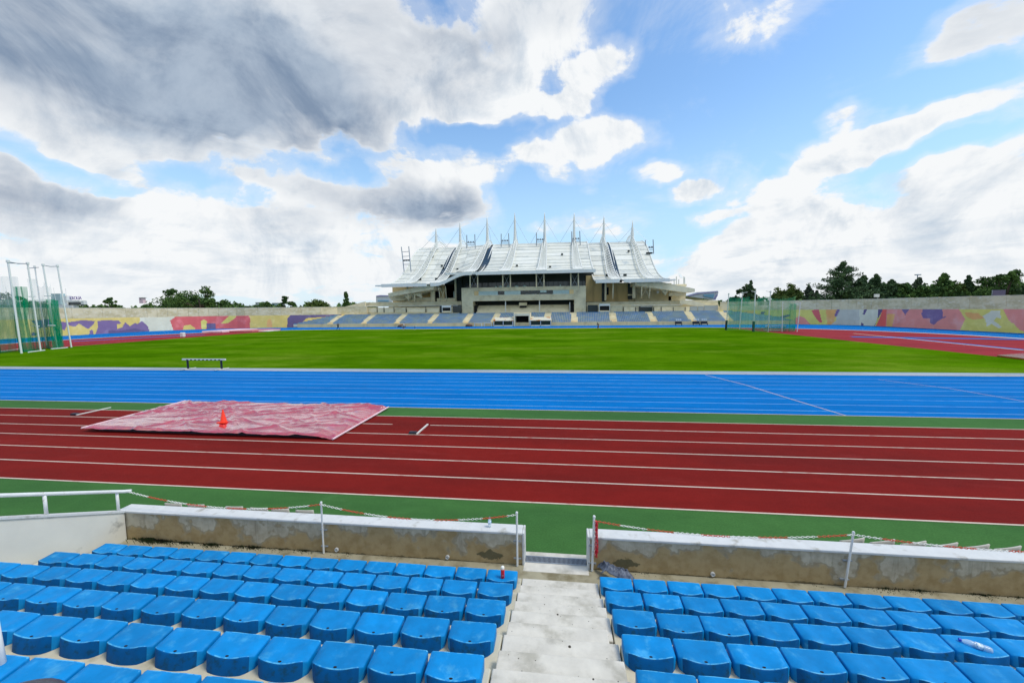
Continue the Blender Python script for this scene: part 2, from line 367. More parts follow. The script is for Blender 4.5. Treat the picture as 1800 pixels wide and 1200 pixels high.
# lines
b = MB()
for y in (9.12,10.34,11.53,12.74,13.92,15.15,16.37):
    if abs(y-15.15) < .01: strip(b, [(-111,y),(-6.8,y)], .06, .008); strip(b, [(-5.2,y),(73,y)], .06, .008)
    else: strip(b, [(-111,y),(73,y)], .055, .008)
strip(b, [(-111,17.9),(73,17.9)], .06, .010)
b.build('lane_line', LINE, kind='structure', fix=False)
b = MB()
for i in range(1, 9): strip(b, [(x, y) for x, y in oval(RI+.3+1.22*i)+[oval(RI+.3+1.22*i)[0]]], .05, .007)
b.build('lane_line', LINEB, kind='structure', fix=False)
b = MB(); pp = oval(RI); near_ = [q for q in pp if q[1] < 45]
strip(b, [q for q in pp if q[1] >= 40], 1.1, .016); strip(b, [q for q in pp if q[1] < 45 and q[0] > -15], .2, .014); strip(b, [q for q in pp if q[1] < 45 and q[0] < -15], .2, .014); strip(b, [(-57.2,28.72),(27.2,28.72)], .16, .015); b.build('inner_kerb', LINE, kind='structure', fix=False)
b = MB()
strip(b, [(10.085,28.3),(11.1,24.8),(11.62,21),(12.1,17.9)], .06, .011); strip(b, [(20.0,27),(21.6,24.3),(22.2,20.6)], .05, .011)
strip(b, gp((1500,586),(1800,616)), .35, .020); 
b.build('marking', LINE, kind='structure', fix=False)

# ------------------------------------------------------------------ near stand: terraces, steps, walls
YF, D_, R_, Z1 = 6.22, .726, .30, .15
NR = 8
st = empty('near_terrace', (0, 4, 0), 'pale concrete terrace in the foreground carrying the blue seats', 'terrace'); st['worldpts'] = 1
def tz(k): return Z1+R_*(k-1)
for k in range(1, NR+1):
    yf = YF-D_*(k-1)
    for x0, x1 in ((-8.83, -.625), (.645, 13.0)):
        MB().box(x0, x1, yf-D_+.002 if k < NR else yf-1.6, yf, tz(k)-.55 if k > 1 else -.3, tz(k)).build('terrace_step', M['terr'], st, bevel=.012)
    MB().box(-.61, .63, yf-D_/2+.004, yf, tz(k)-.5, tz(k)+.003).build('aisle_step', M['step'], st, bevel=.012)
    MB().box(-.61+.0, .63-(.07 if k%2 else 0), yf-D_+.002, yf-D_/2, tz(k)-.5, tz(k)+R_/2).build('aisle_step', M['step'], st, bevel=.012)
b = MB().box(-8.83, 13, YF+.004, 6.76, -.3, .012); b.build('walkway_slab', mat('darker_walkway', lin(158,152,128), .9, .15, 2.5, .4, 70, .2, col2=lin(120,112,86), c2t=(.45,.7), c2s=2.4, detail=10, bdist=.004), st)  # darker, greener concrete tone than the terrace
b = MB().box(-.64, .52, 6.60, 7.17, -.29, .018); b.build('drain_surround', M['step'], st, bevel=.008)
# drain grate
dg = empty('drain_grate', (-.06, 6.93, .02), 'long steel drain grate set in the gap between the walls', 'drain grate')
MB().box(-.63, .51, 6.855, 7.015, .017, .021).build('channel', M['hole'], dg)
b = MB()
for i in range(50):
    x = -.625+i*(1.13/49); b.box(x-.0045, x+.0045, 6.85, 7.02, .019, .030)
b.box(-.635,.515,6.84,6.852,.019,.031); b.box(-.635,.515,7.018,7.03,.019,.031)
b.build('grate_bars', M['grey_metal'], dg)['kind'] = 'stuff'

# stained wall material
def wallmat(name, seed, mossx):
    mt = bpy.data.materials.new(name); mt.use_nodes = True; t = mt.node_tree; k = N(t); b = t.nodes['Principled BSDF']
    co = k.new('ShaderNodeTexCoord').outputs['Object']
    ad = k.new('ShaderNodeVectorMath', operation='ADD'); t.links.new(co, ad.inputs[0]); ad.inputs[1].default_value = (seed, 0, 0); cs = ad.outputs[0]
    sp = k.new('ShaderNodeSeparateXYZ'); t.links.new(co, sp.inputs[0]); z = sp.outputs[2]; x = sp.outputs[0]
    c = k.mix(k.rng(k.noise(cs, 4, 9, .65), .35, .65), lin(198,190,168), lin(172,162,140))
    n1 = k.noise(cs, 1.5, 3, .5); n2 = k.noise(cs, 6, 6, .6)
    h = k.math('ADD', k.math('MULTIPLY', n1, .85), k.math('MULTIPLY', n2, .22))
    lim = k.math('SUBTRACT', h, k.math('MULTIPLY', z, .42))
    mps = k.new('ShaderNodeMapping'); mps.inputs['Scale'].default_value = (9,1,.7); t.links.new(cs, mps.inputs[0])
    strk = k.rng(k.noise(mps.outputs[0], 1.0, 6, .65), .52, .72, 0, .5); c = k.mix(strk, c, lin(112,106,88))
    stain = k.rng(lim, .335, .42, 0, .85)
    rim = k.math('SUBTRACT', k.rng(lim, .33, .352), k.rng(lim, .36, .40))
    sc = k.mix(k.rng(k.noise(cs, 5, 6, .6), .4, .65), lin(176,152,106), lin(158,132,84))
    c = k.mix(stain, c, sc); c = k.mix(k.math('MULTIPLY', rim, .5, clamp=True), c, lin(136,124,96))
    low = k.rng(k.math('ADD', z, k.math('MULTIPLY', k.math('SUBTRACT', n2, .5), .16)), .012, .035, .6, 0)
    c = k.mix(low, c, lin(60,58,40))
    # moss blot beside the opening
    dx = k.math('ABSOLUTE', k.math('SUBTRACT', x, mossx)); dz = k.math('ABSOLUTE', k.math('SUBTRACT', z, .16))
    q = k.math('ADD', k.math('MULTIPLY', dx, 2.6), k.math('MULTIPLY', dz, 7.0))
    q = k.math('ADD', q, k.math('MULTIPLY', k.math('SUBTRACT', k.noise(cs, 9, 6, .65), .5), 1.6))
    c = k.mix(k.rng(q, .62, .82, .8, 0), c, lin(78,80,60))
    sp2 = k.rng(k.noise(cs, 22, 3, .5), .70, .75); c = k.mix(k.math('MULTIPLY', sp2, .6), c, lin(60,56,46))
    t.links.new(c, b.inputs['Base Color']); b.inputs['Roughness'].default_value = .88; b.inputs['Specular IOR Level'].default_value = .25
    bn = k.new('ShaderNodeBump'); bn.inputs['Strength'].default_value = .35; bn.inputs['Distance'].default_value = .006
    t.links.new(k.noise(cs, 45, 6, .65), bn.inputs['Height']); t.links.new(bn.outputs[0], b.inputs['Normal'])
    return mt
WL, WR = wallmat('stained_wall_left', 3.1, -1.25), wallmat('stained_wall_right', 17.7, 1.15)
for (x0, x1, mt, lb, e) in ((-9.03, -.62, WL, 'low brown-stained concrete wall left of the opening with a white top', 1), (.50, 13.0, WR, 'low stained concrete wall right of the opening with a white top', 0)):
    o = empty('low_wall', ((x0+x1)/2, 6.9, 0), lb, 'wall')
    xa, xb = (x0, x1-.045) if e else (x0+.045, x1)
    MB().box(xa, xb, 6.77, 7.02, -.3, .575).build('wall_body', mt, o)
    MB().box(xa, xb, 6.752, 7.038, .577, .622).build('wall_cap', M['cap'], o, bevel=.012)
    if e: MB().box(x1-.043, x1, 6.752, 7.038, .0, .622).build('end_cap', M['cap'], o, bevel=.012)
    else: MB().box(x0, x0+.043, 6.752, 7.038, .0, .622).build('end_cap', M['cap'], o, bevel=.012)
# white side wall
sm = mat('side_wall_plaster', lin(214,212,200), .8, .07, 1.6, .3, 50, .3, col2=lin(150,150,142), c2t=(.60,.74), c2s=1.9, detail=10, bdist=.004)
o = empty('side_wall', (-8.95, 4, 0), 'whitewashed sloping side wall at the left end of the seats', 'wall')
sl_ = .465
MB().prism([(6.75,-.3),(6.75,.585),(-2,.585+sl_*8.75),(-2,-.3)], 'x', -9.03, -8.85).build('wall_body', sm, o)
MB().prism([(6.75,.587),(6.75,.627),(-2,.627+sl_*8.75),(-2,.587+sl_*8.75)], 'x', -9.05, -8.83).build('wall_cap', M['cap'], o)
hr = empty('handrail', (-8.94, 5, 0), 'white tubular handrail along the top of the side wall', 'handrail')
zr = lambda Y: 1.0+.435*(6.82-Y)
MB().tube([(-8.78,6.86,zr(6.82)),(-8.9,6.8,zr(6.82)+.01),(-8.94,6.6,zr(6.6)),(-8.94,-1,zr(-1))], .033, 10).build('rail', M['metalw'], hr, smooth=True)
for Y in (6.72, 5.62, 4.45, 3.2):
    MB().tube([(-8.94,Y,zr(Y)),(-8.94,Y,.62+sl_*(6.75-Y))], .026, 10).build('post', M['metalw'], hr, smooth=True)

# ------------------------------------------------------------------ seats (one shell, copied)
def seat_mesh():
    w0, dp = .250, .272
    HX = .168                      # half width of the dished part; beyond it the sides roll down
    def outline(sx, bulge, inset):
        hw = w0*sx-inset; y0, y1 = -inset, -dp+inset; c = .010
        pts = [(-hw+c, y0), (-hw*.45, y0), (0, y0), (hw*.45, y0), (hw-c, y0), (hw, y0-c), (hw, y0*.6+y1*.4)]
        xs = [hw, hw-.012, hw-.030, hw-.052, HX*.97, HX*.75, HX*.5, HX*.25, 0]; xs = xs+[-v for v in xs[:-1]][::-1]
        for x in xs:
            r_ = max(0, (abs(x)-HX*.97)/(w0-HX*.97)); pts.append((x, y1+.062*r_**1.5-bulge*(1-(x/hw)**2)))
        pts += [(-hw, y0*.6+y1*.4), (-hw, y0-c)]
        return pts
    def top(x, y):
        u = min(1, abs(x)/HX); v = min(1, max(0, -y/dp)); r_ = max(0, (abs(x)-HX)/(w0-HX))
        return .146+.012*v-(.006+.024*v)*(1-u*u)-(.010+.038*v)*r_**1.9
    rings = []
    o0 = outline(.985, .050, .0); rings.append([(x,y,0) for x,y in o0])
    o1 = outline(.99, .036, .0); rings.append([(x,y,.045) for x,y in o1])
    o2 = outline(1.0, .008, .0); rings.append([(x,y,top(x,y)-.010) for x,y in o2])
    o3 = outline(1.0, .002, .002); rings.append([(x,y,top(x,y)-.002) for x,y in o3])
    o4 = outline(1.0, .0, .011); rings.append([(x,y,top(x,y)) for x,y in o4])
    for s_ in (.74, .45, .18):
        rings.append([(x*s_, -dp/2+(y+dp/2)*s_, top(x*s_, -dp/2+(y+dp/2)*s_)-.004*(1-s_)) for x, y in o4])
    b = MB(); vs = [p for r in rings for p in r]; n = len(o0); fs = []
    for i in range(len(rings)-1):
        for k_ in range(n): fs.append((i*n+k_, i*n+(k_+1)%n, (i+1)*n+(k_+1)%n, (i+1)*n+k_))
    fs.append(tuple((len(rings)-1)*n+k_ for k_ in range(n)))
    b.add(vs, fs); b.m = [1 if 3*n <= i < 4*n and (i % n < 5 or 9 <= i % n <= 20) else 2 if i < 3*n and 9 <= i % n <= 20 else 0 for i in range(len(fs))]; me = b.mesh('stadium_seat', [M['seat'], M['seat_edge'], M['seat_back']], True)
    me.set_sharp_from_angle(angle=radians(48))
    hb = MB(); hb.lathe((.0, -dp+.030, top(0,-dp+.03)-.004), [(.0125,0),(.0125,.0056)], 10); hb.v = [(x*1.35, -dp+.024+(y+dp-.03)*.75, z) for x, y, z in hb.v]
    return me, hb.mesh('drain_hole', M['hole'])
SM, HM = seat_mesh()
ordn = ['first','second','third','fourth','fifth','sixth','seventh','eighth','ninth','tenth','eleventh','twelfth','thirteenth','fourteenth','fifteenth','sixteenth','seventeenth','eighteenth']
rown = ['front','second','third','fourth','fifth','sixth','seventh']
rnd = random.Random(4)
SEATZ = {}
for side in (-1, 1):
    for r in range(7):
        yk = 6.20-D_*r; z = tz(r+1)
        for i in range(18 if side > 0 else 15):
            pitch = .53 if side < 0 else .522
            x = (-.69-pitch*(i+.455)) if side < 0 else (.668+pitch*(i+.46))
            q = proj((x, yk-.15, z+.14))
            if not (-110 < q[0] < 1910 and q[1] < 1290): continue
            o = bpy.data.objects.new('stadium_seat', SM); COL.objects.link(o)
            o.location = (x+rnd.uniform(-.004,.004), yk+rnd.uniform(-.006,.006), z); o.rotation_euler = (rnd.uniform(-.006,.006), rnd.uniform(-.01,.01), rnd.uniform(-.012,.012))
            tag(o, 'blue plastic seat, %s from the aisle in the %s row %s of the steps' % (ordn[i], rown[r], 'left' if side < 0 else 'right'), 'stadium seat', 'blue seats on the near terrace')
            if r >= 3 or (r == 2 and i < 3):
                h = bpy.data.objects.new('drain_hole', HM); COL.objects.link(h); h.parent = o
            SEATZ[(side, r, i)] = o.location.copy()

# ------------------------------------------------------------------ chain barrier
def post_obj(x, z1, lean, lb, rs=.017):
    o = empty('barrier_post', (x, 6.715, 0), lb, 'post', 'posts holding the chain barrier')
    MB().tube([(x-lean,6.715,.02),(x,6.715,z1)], rs, 8).lathe((x,6.715,z1-.01), [(rs*1.25,0),(rs*1.35,.012),(rs*.9,.028)], 8).build('tube', M['metalw'], o, smooth=True, auto=40)
    for zb in (.14, .47):
        t_ = (zb-.02)/(z1-.02); xx = x-lean+lean*t_
        b_ = MB().box(xx-.07, xx+.07, 6.738, 6.77, zb-.008, zb+.008); b_.box(xx-.02, xx+.02, 6.73, 6.742, zb-.014, zb+.014)
        b_.build('bracket', M['grey_metal'], o)
    return o
post_obj(-4.49, 1.03, -.0, 'thin white post on the left wall, midway along the chain')
post_obj(-.75, 1.02, 0, 'white post at the left edge of the opening beside the red spray can', .019)
post_obj(.61, 1.02, .03, 'white post right of the opening with red chain hanging down', .020)
post_obj(4.75, .97, .08, 'leaning thin post on the right low wall')
post_obj(9.2, .97, .0, 'white chain post near the right edge of the photo')
def link_geo(b, p, d, rot, L=.052, W=.027, r=.0052, mi=0):
    d = d.normalized(); a = Vector((0,0,1)); s_ = (d.cross(a)).normalized(); u_ = s_.cross(d)
    wv = s_*cos(rot)+u_*sin(rot)
    pts = []
    n = 10
    for i in range(n):
        t = 2*pi*i/n; pts.append(p+d*(cos(t)*L/2)+wv*(sin(t)*W/2))
    m = 5; vs = []; fs = []; nn_ = wv.cross(d)
    for i in range(n):
        c = pts[i]; out = (c-p).normalized()
        for k_ in range(m):
            t = 2*pi*k_/m; vs.append(c+out*cos(t)*r+nn_*sin(t)*r)
    for i in range(n):
        for k_ in range(m): fs.append((i*m+k_, ((i+1)%n)*m+k_, ((i+1)%n)*m+(k_+1)%m, i*m+(k_+1)%m))
    b.add(vs, fs, mi)
def chain(p0, p1, sag, lb, first='w', seg=11, mats=('chainr','chainw'), Lk=.041):
    o = empty('barrier_chain', tuple(p0), lb, 'chain', 'red and white plastic chains along the wall')
    p0, p1 = Vector(p0), Vector(p1); N_ = 400; pts = []
    for i in range(N_+1):
        t = i/N_; pts.append(p0.lerp(p1, t)-Vector((0,0,sag*4*t*(1-t))))
    acc = 0; nxt = 0; li = 0; cur = MB(); col_ = first
    for i in range(N_):
        acc += (pts[i+1]-pts[i]).length
        if acc >= nxt:
            link_geo(cur, pts[i], pts[i+1]-pts[i], (0.35 if li%2 else pi/2+.35)+.25*sin(li*.37)); li += 1; nxt += Lk
            if li % seg == 0:
                cur.build('chain_segment', M[mats[0]] if col_ == 'r' else M[mats[1]], o, smooth=True); cur = MB(); col_ = 'w' if col_ == 'r' else 'r'
    if cur.v: cur.build('chain_segment', M[mats[0]] if col_ == 'r' else M[mats[1]], o, smooth=True)
chain((-8.75,6.82,.99), (-4.49,6.70,1.0), .20, 'red and white chain from the handrail to the first post')
chain((-4.49,6.70,1.0), (-.75,6.70,.99), .19, 'red and white chain sagging behind the small water bottle')
chain((.63,6.70,.95), (4.74,6.70,.94), .15, 'red and white chain starting at the post right of the opening', 'r')
chain((4.74,6.70,.94), (9.2,6.70,.93), .13, 'red and white chain above the pale field seats at far right')
hc = empty('hanging_chain', (.645,6.69,.9), 'bundle of crimson and white chain hanging beside the opening post', 'chain')
b1, b2 = MB(), MB()
for j in range(5):
    x = .622+.011*j; y = 6.69-.012*(j%2); zb = .24+.05*abs(2-j)+.03*(j%3)
    i = 0; z = .93
    while z > zb:
        link_geo(b2 if (j == 0 or (j == 2 and 4 < i < 12)) else b1, Vector((x+.004*sin(z*9+j),y,z)), Vector((.001,.002,1)), (i%2)*pi/2+j*.5); z -= .041; i += 1
b1.build('chain_segment', M['chainr2'], hc, smooth=True); b2.build('chain_segment', M['chainw'], hc, smooth=True)

b_ = MB(); rp = random.Random(3)
for (x, y, z, r_) in [(.0-.02,4.75,.755,.014),(.11,3.95,1.054,.017),(.33,4.5,.905,.008),(-.2,5.1,.605,.008),(-.05,4.86,.755,.006),(.3,3.3,1.354,.01),(-.4,3.6,1.2,.006),(.45,5.5,.455,.006)]+[(rp.uniform(-.58,.6), YF-rp.uniform(.05,3.4), 0, rp.uniform(.0025,.006)) for _ in range(70)]:
    k1 = int((YF-y)/D_); off = YF-D_*k1-y; zz = tz(k1+1)+(.003 if off < D_/2 else R_/2)
    b_.lathe((x,y,zz), [(r_,0),(r_*.8,r_*.4),(r_*.2,r_*.6)], 6)
b_.build('step_litter', mat('dark_speck', lin(70,66,56), .9, .2), kind='stuff', fix=False)
# weep pipes in the wall base
for x, z, lb in ((-2.06,.075,'round white weep pipe low in the left wall near the spray can'), (-4.25,.08,'round white weep pipe at the foot of the left wall below the thin post'), (2.62,.075,'round white weep pipe low in the right wall')):
    b_ = MB(); b_.lathe((x,6.775,z), [(.038,0),(.038,.03),(.030,.035),(.026,.03),(.026,.012)], 16, 0, (0,-1,0)); o = b_.build('weep_pipe', M['cap'], smooth=True, auto=40, label=lb, cat='pipe', group='weep pipes in the low walls')

# weeds at the foot of the wall
wm = mat('weed_leaf', lin(44,66,22), .7, .35, 20, col2=lin(26,30,14), c2t=(.4,.6), c2s=8)
b_ = MB(); rw = random.Random(9)
def tuft(cx, cy, n, hgt, sp):
    for _ in range(n):
        a = rw.uniform(0,2*pi); rr = abs(rw.gauss(0,sp)); x = cx+rr*cos(a); y = min(cy+rr*.35*sin(a), 6.765); h = hgt*rw.uniform(.4,1.2); w_ = rw.uniform(.003,.008)
        lx, ly = rw.uniform(-.6,.6)*h, rw.uniform(-.8,.1)*h
        b_.add([(x-w_,y,0),(x+w_,y,0),(x+w_+lx*.5,y+ly*.5,h*.7),(x+lx,y+ly,h)], [(0,1,2),(0,2,3)])
for x, n, h in ((-8.3,420,.09),(-8.0,300,.07),(-7.5,220,.05),(-6.9,260,.06),(-6.3,160,.04),(-6.0,220,.06),(-5.4,100,.035),(-4.9,150,.045),(-4.0,70,.03),(-3.1,40,.02),(4.2,60,.025),(5.3,140,.05),(5.8,160,.05),(6.7,160,.045),(7.2,90,.035),(7.8,120,.045),(1.5,60,.03)):
    tuft(x, 6.755, n, h, .16)
b_.build('wall_weeds', wm, fix=False, kind='stuff')

# ------------------------------------------------------------------ small things near the opening
bt = empty('water_bottle', (-1.28,6.9,.622), 'small clear water bottle standing on top of the left low wall', 'bottle')
PET = bpy.data.materials.new('clear_pet'); PET.use_nodes = True; q = PET.node_tree.nodes['Principled BSDF']
q.inputs['Base Color'].default_value = (.75,.88,.95,1); q.inputs['Roughness'].default_value = .08; q.inputs['Alpha'].default_value = .42
PETL = mat('bottle_label', lin(120,180,220), .4, .3, 30, col2=lin(220,235,245), c2t=(.45,.55), c2s=30)
CAPB = mat('blue_cap', lin(20,60,190), .4, .05)
c0 = (-1.28,6.9,.622)
MB().lathe(c0, [(.026,0),(.031,.006),(.031,.05),(.029,.06),(.031,.07),(.031,.125),(.024,.150),(.013,.165),(.012,.178)], 14).build('bottle_body', PET, bt, smooth=True)
MB().lathe(c0, [(.0318,.068),(.0318,.118)], 14).build('label_band', PETL, bt, smooth=True)
MB().lathe(c0, [(.0145,.175),(.0145,.192)], 12).build('bottle_cap', mat('pale_cap', lin(70,130,150), .4, .05), bt, smooth=True, auto=40)
# spray can on the end seat of the front row
sc_loc = SEATZ[(-1,0,0)]; cx, cy, cz = -.915, 6.02, sc_loc.z+.128
CANR = mat('can_red', lin(205,14,40), .3, .05)
cn = empty('spray_can', (cx,cy,cz), 'red spray can with a white cap standing on the aisle-end front row seat', 'spray can')
MB().lathe((cx,cy,cz), [(.028,0),(.031,.004),(.031,.150),(.028,.158)], 18).build('can_body', CANR, cn, smooth=True, auto=40)
MB().lathe((cx,cy,cz), [(.030,.155),(.030,.178),(.026,.192),(.014,.202),(.004,.204)], 18).build('can_cap', M['chainw'], cn, smooth=True, auto=50)
b_ = MB()
for a_ in range(12):
    t0, t1 = 2*pi*a_/12, 2*pi*(a_+1)/12
    for r1, r2 in ((.010,.0125),):
        fx = lambda r, t: (cx+.006+r*cos(t), cy-.0318, cz+.06+r*sin(t))
        b_.quad(fx(r1,t0), fx(r2,t0), fx(r2,t1), fx(r1,t1))
b_.build('emblem', M['chainw'], cn, fix=False)
# lying bottle on a seat in the third row
s3 = min([v for kk, v in SEATZ.items() if kk[0] == 1 and kk[1] == 2], key=lambda v: abs(v.x-4.38))
lb_ = empty('crushed_bottle', (s3.x,s3.y-.2,s3.z+.12), 'clear plastic bottle with blue cap lying on a third-row seat', 'bottle')
p0 = Vector((s3.x-.12, s3.y-.10, s3.z+.165)); p1 = Vector((s3.x+.10, s3.y-.2, s3.z+.145)); dd = (p1-p0)
MB().lathe(p0, [(.012,0),(.014,.012),(.028,.04),(.033,.07),(.030,.10),(.034,.13),(.032,.18),(.034,.21),(.028,.235)], 12, 0, tuple(dd)).build('bottle_body', PET, lb_, smooth=True)
MB().lathe(p0-dd.normalized()*.018, [(.017,0),(.017,.02)], 12, 0, tuple(dd)).build('bottle_cap', CAPB, lb_, smooth=True, auto=40)
MB().lathe(p0+dd.normalized()*.11, [(.0345,0),(.0345,.055)], 12, 0, tuple(dd)).build('label_band', PETL, lb_, smooth=True)
# crumpled grey cloth
def nz(x, y, s=1.0, seed=0.0):
    from mathutils import noise
    return noise.noise(Vector((x*s, y*s, seed)))
b_ = MB(); nx, ny = 46, 30; vs = []
for j in range(ny+1):
    for i in range(nx+1):
        u, v = i/nx, j/ny
        x = .70+u*.50+.04*sin(v*5); y = 6.52+v*.24-u*.26+.02*sin(u*9)
        e_ = min(u, 1-u, v, 1-v)*6; e_ = min(1, e_)
        z = .175+.05*e_+e_*(.055*abs(nz(u*3, v*9+u*4, 1.4, 2.0))*1.8+.02*nz(u*14, v*14, 1, 7))-.12*max(0, v-.6)-.09*max(0,(.15-u))*4
        vs.append((x+.015*nz(u*8,v*8,1,5), y+.02*nz(u*8,v*8,1,9), z))
fs = [(j*(nx+1)+i, j*(nx+1)+i+1, (j+1)*(nx+1)+i+1, (j+1)*(nx+1)+i) for j in range(ny) for i in range(nx)]
b_.add(vs, fs); cloth = b_.build('grey_jacket', mat('grey_cloth', lin(116,124,138), .85, .2, 8, .3, 200, .2, col2=lin(84,92,108), c2t=(.45,.6), c2s=6), smooth=True, label='crumpled grey jacket left on the step by the right low wall', cat='jacket')
sf = cloth.modifiers.new('solid', 'SOLIDIFY'); sf.thickness = .006

# pale seats on the field side of the wall
fsb = MB(); 
def shell(cx, cy, z0, flip=1):
    b_ = MB(); n = 8; vs = []
    prof = [(.0,.0),(.16,.01),(.24,.05),(.30,.14),(.33,.26)]
    for x_ in [-.20+.40*i/n for i in range(n+1)]:
        for (dy, dz) in prof: vs.append((x_*flip+.0, -dy+.05*(1-(x_/.2)**2)*-.3, dz-.03*(1-(x_/.2)**2)*0+.02*(x_/.2)))
    m_ = len(prof)
    fs = [(i*m_+j, (i+1)*m_+j, (i+1)*m_+j+1, i*m_+j+1) for i in range(n) for j in range(m_-1)]
    return b_.add(vs, fs)
fmesh = shell(0,0,0).mesh('field_seat', mat('pale_seat', lin(190,186,174), .5, .08, 4), True)
for idx, px in enumerate((1495,1548,1602,1657,1712,1767,1822)):
    p = P(px, 966, 7.36)
    o = bpy.data.objects.new('field_seat', fmesh); COL.objects.link(o); o.location = (p.x, 7.62, .265); o.rotation_euler = (0,radians(-6),0)
    m_ = o.modifiers.new('solid', 'SOLIDIFY'); m_.thickness = .02
    MB().box(p.x-.03, p.x+.03, 7.40, 7.46, 0, .33).build('seat_leg', M['grey_metal'], None)
    lg = COL.objects[-1]; lg.parent = o; lg.matrix_parent_inverse = Matrix.Translation(-o.location)
    tag(o, 'pale grey bucket seat beyond the right wall, %s from the leaning post' % ordn[idx], 'seat', 'pale seats along the outside of the low walls')
for idx, px in enumerate((305,345,412,455,492,535)):
    p = P(px, 896, 7.36)
    o = bpy.data.objects.new('field_seat', fmesh); COL.objects.link(o); o.location = (p.x, 7.66, .25); o.rotation_euler = (0,radians(4),0)
    m_ = o.modifiers.new('solid', 'SOLIDIFY'); m_.thickness = .02
    MB().box(p.x-.03, p.x+.03, 7.44, 7.50, 0, .28).build('seat_leg', M['grey_metal'], None)
    lg = COL.objects[-1]; lg.parent = o; lg.matrix_parent_inverse = Matrix.Translation(-o.location)
    tag(o, 'pale seat peeking over the left wall, %s from its left corner' % ordn[idx], 'seat', 'pale seats along the outside of the low walls')

# bottom-left corner: dark rounded bag and a white pipe end
p = G(8, 1262, 2.33)
bgm = mat('dark_glossy_bag', lin(52,54,66), .28, .3, 6, .4, 12, .5, bdist=.01)
b_ = MB(); vs = []; nu, nv = 24, 14
for j in range(nv+1):
    for i in range(nu):
        t = 2*pi*i/nu; f_ = pi*j/nv
        vs.append((p.x+.30*sin(f_)*cos(t)*(1+.05*sin(3*t)), p.y+.24*sin(f_)*sin(t), p.z-.02+.13*cos(f_)+.01*sin(2*t)))
fs = [(j*nu+i, j*nu+(i+1)%nu, (j+1)*nu+(i+1)%nu, (j+1)*nu+i) for j in range(nv) for i in range(nu)]
b_.add(vs, fs); b_.build('dark_bag', bgm, smooth=True, label='dark shiny rounded bag at the bottom left corner of the seats', cat='bag')
a0, a1 = G(-12, 1070, 2.2), G(4, 1175, 1.75)
MB().tube([a0, a1], [.022,.03], 10).build('white_pipe', M['metalw'], smooth=True, label='short white pipe end beside the dark bag at the left edge', cat='pipe')

# ------------------------------------------------------------------ red tarp over the landing pit
tp = bpy.data.materials.new('red_tarp'); tp.use_nodes = True; t = tp.node_tree; k = N(t); b = t.nodes['Principled BSDF']
co = k.new('ShaderNodeTexCoord').outputs['Object']
cc = k.mix(k.rng(k.noise(co, .9, 8, .65), .42, .60), lin(168,4,34), lin(190,14,48))
t.links.new(cc, b.inputs['Base Color']); b.inputs['Roughness'].default_value = .10; b.inputs['Specular IOR Level'].default_value = .5; b.inputs['IOR'].default_value = 2.1; b.inputs['Coat IOR'].default_value = 1.8
b.inputs['Coat Weight'].default_value = 1; b.inputs['Coat Roughness'].default_value = .05
bn = k.new('ShaderNodeBump'); bn.inputs['Strength'].default_value = .95; bn.inputs['Distance'].default_value = .08
mp = k.new('ShaderNodeMapping'); mp.inputs['Scale'].default_value = (.8,2.6,1); mp.inputs['Rotation'].default_value = (0,0,.35); t.links.new(co, mp.inputs[0])
t.links.new(k.math('ABSOLUTE', k.math('SUBTRACT', k.noise(mp.outputs[0], 1.5, 4, .6, .7), .5)), bn.inputs['Height']); t.links.new(bn.outputs[0], b.inputs['Normal'])
tpo = empty('tarpaulin', (-13.5,15.3,0), 'wrinkled red plastic tarpaulin covering a pit on the red track', 'tarpaulin')
nx, ny = 230, 96; vs = []
rt = random.Random(5)
fold = [(rt.uniform(0,1), rt.uniform(0,1), rt.uniform(-.9,.9), rt.uniform(.012,.032), rt.uniform(.06,.16), rt.uniform(.12,.45)) for _ in range(60)]
c00, c10, c11, c01 = Vector((-18.75,13.15,0)), Vector((-8.15,13.05,0)), Vector((-8.1,17.6,0)), Vector((-19.0,17.7,0))
for j in range(ny+1):
    for i in range(nx+1):
        u, v = i/nx, j/ny
        pq = c00.lerp(c10, u).lerp(c01.lerp(c11, u), v)
        X, Y = pq.x, pq.y
        z = .19+.018*nz(X*.5,Y*.5,1,3)+.02*abs(nz(X*.9,Y*1.5,1,8))+.018*abs(nz(X*1.1+Y*.6,Y*3.0-X*.5,1,4))+.006*nz(X*5,Y*7,1,6)
        for (fx_, fy_, ang, wd, hh, ln) in fold:
            dx, dy = (u-fx_)*10.6, (v-fy_)*4.5; a_ = dx*cos(ang)+dy*sin(ang); c_ = -dx*sin(ang)+dy*cos(ang)
            z += hh*math.exp(-(c_/(wd*4))**2)*math.exp(-(a_/(ln*8))**2)*.38
        e_ = min(v*ny, (1-v)*ny, u*nx*.6, (1-u)*nx*.6)
        if u > .93: z -= .12*(u-.93)/.07
        if e_ < 2: z -= .03*(2-e_)
        if e_ < 1: Y += .03*nz(X*3,0,1,1)
        vs.append((X, Y, max(z, .03)))
fs = [(j*(nx+1)+i, j*(nx+1)+i+1, (j+1)*(nx+1)+i+1, (j+1)*(nx+1)+i) for j in range(ny) for i in range(nx)]
b_ = MB(); b_.add(vs, fs); b_.build('sheet', tp, tpo, smooth=True)
MB().prism([(-18.3,13.35),(-8.9,13.25),(-8.8,17.4),(-18.5,17.5)], 'z', .01, .145).build('tarp_edge_shade', M['padb'], tpo)  # near-black block stands in for the shadow gap under the sheet edge
MB().tube([(-18.8,13.12,.17),(-19.02,17.72,.19)], .03, 6).build('edge_hem', M['mat_pink'], tpo)
MB().tube([(-8.12,13.0,.06),(-8.08,17.62,.09)], .035, 6).build('edge_hem', M['mat_pink'], tpo)
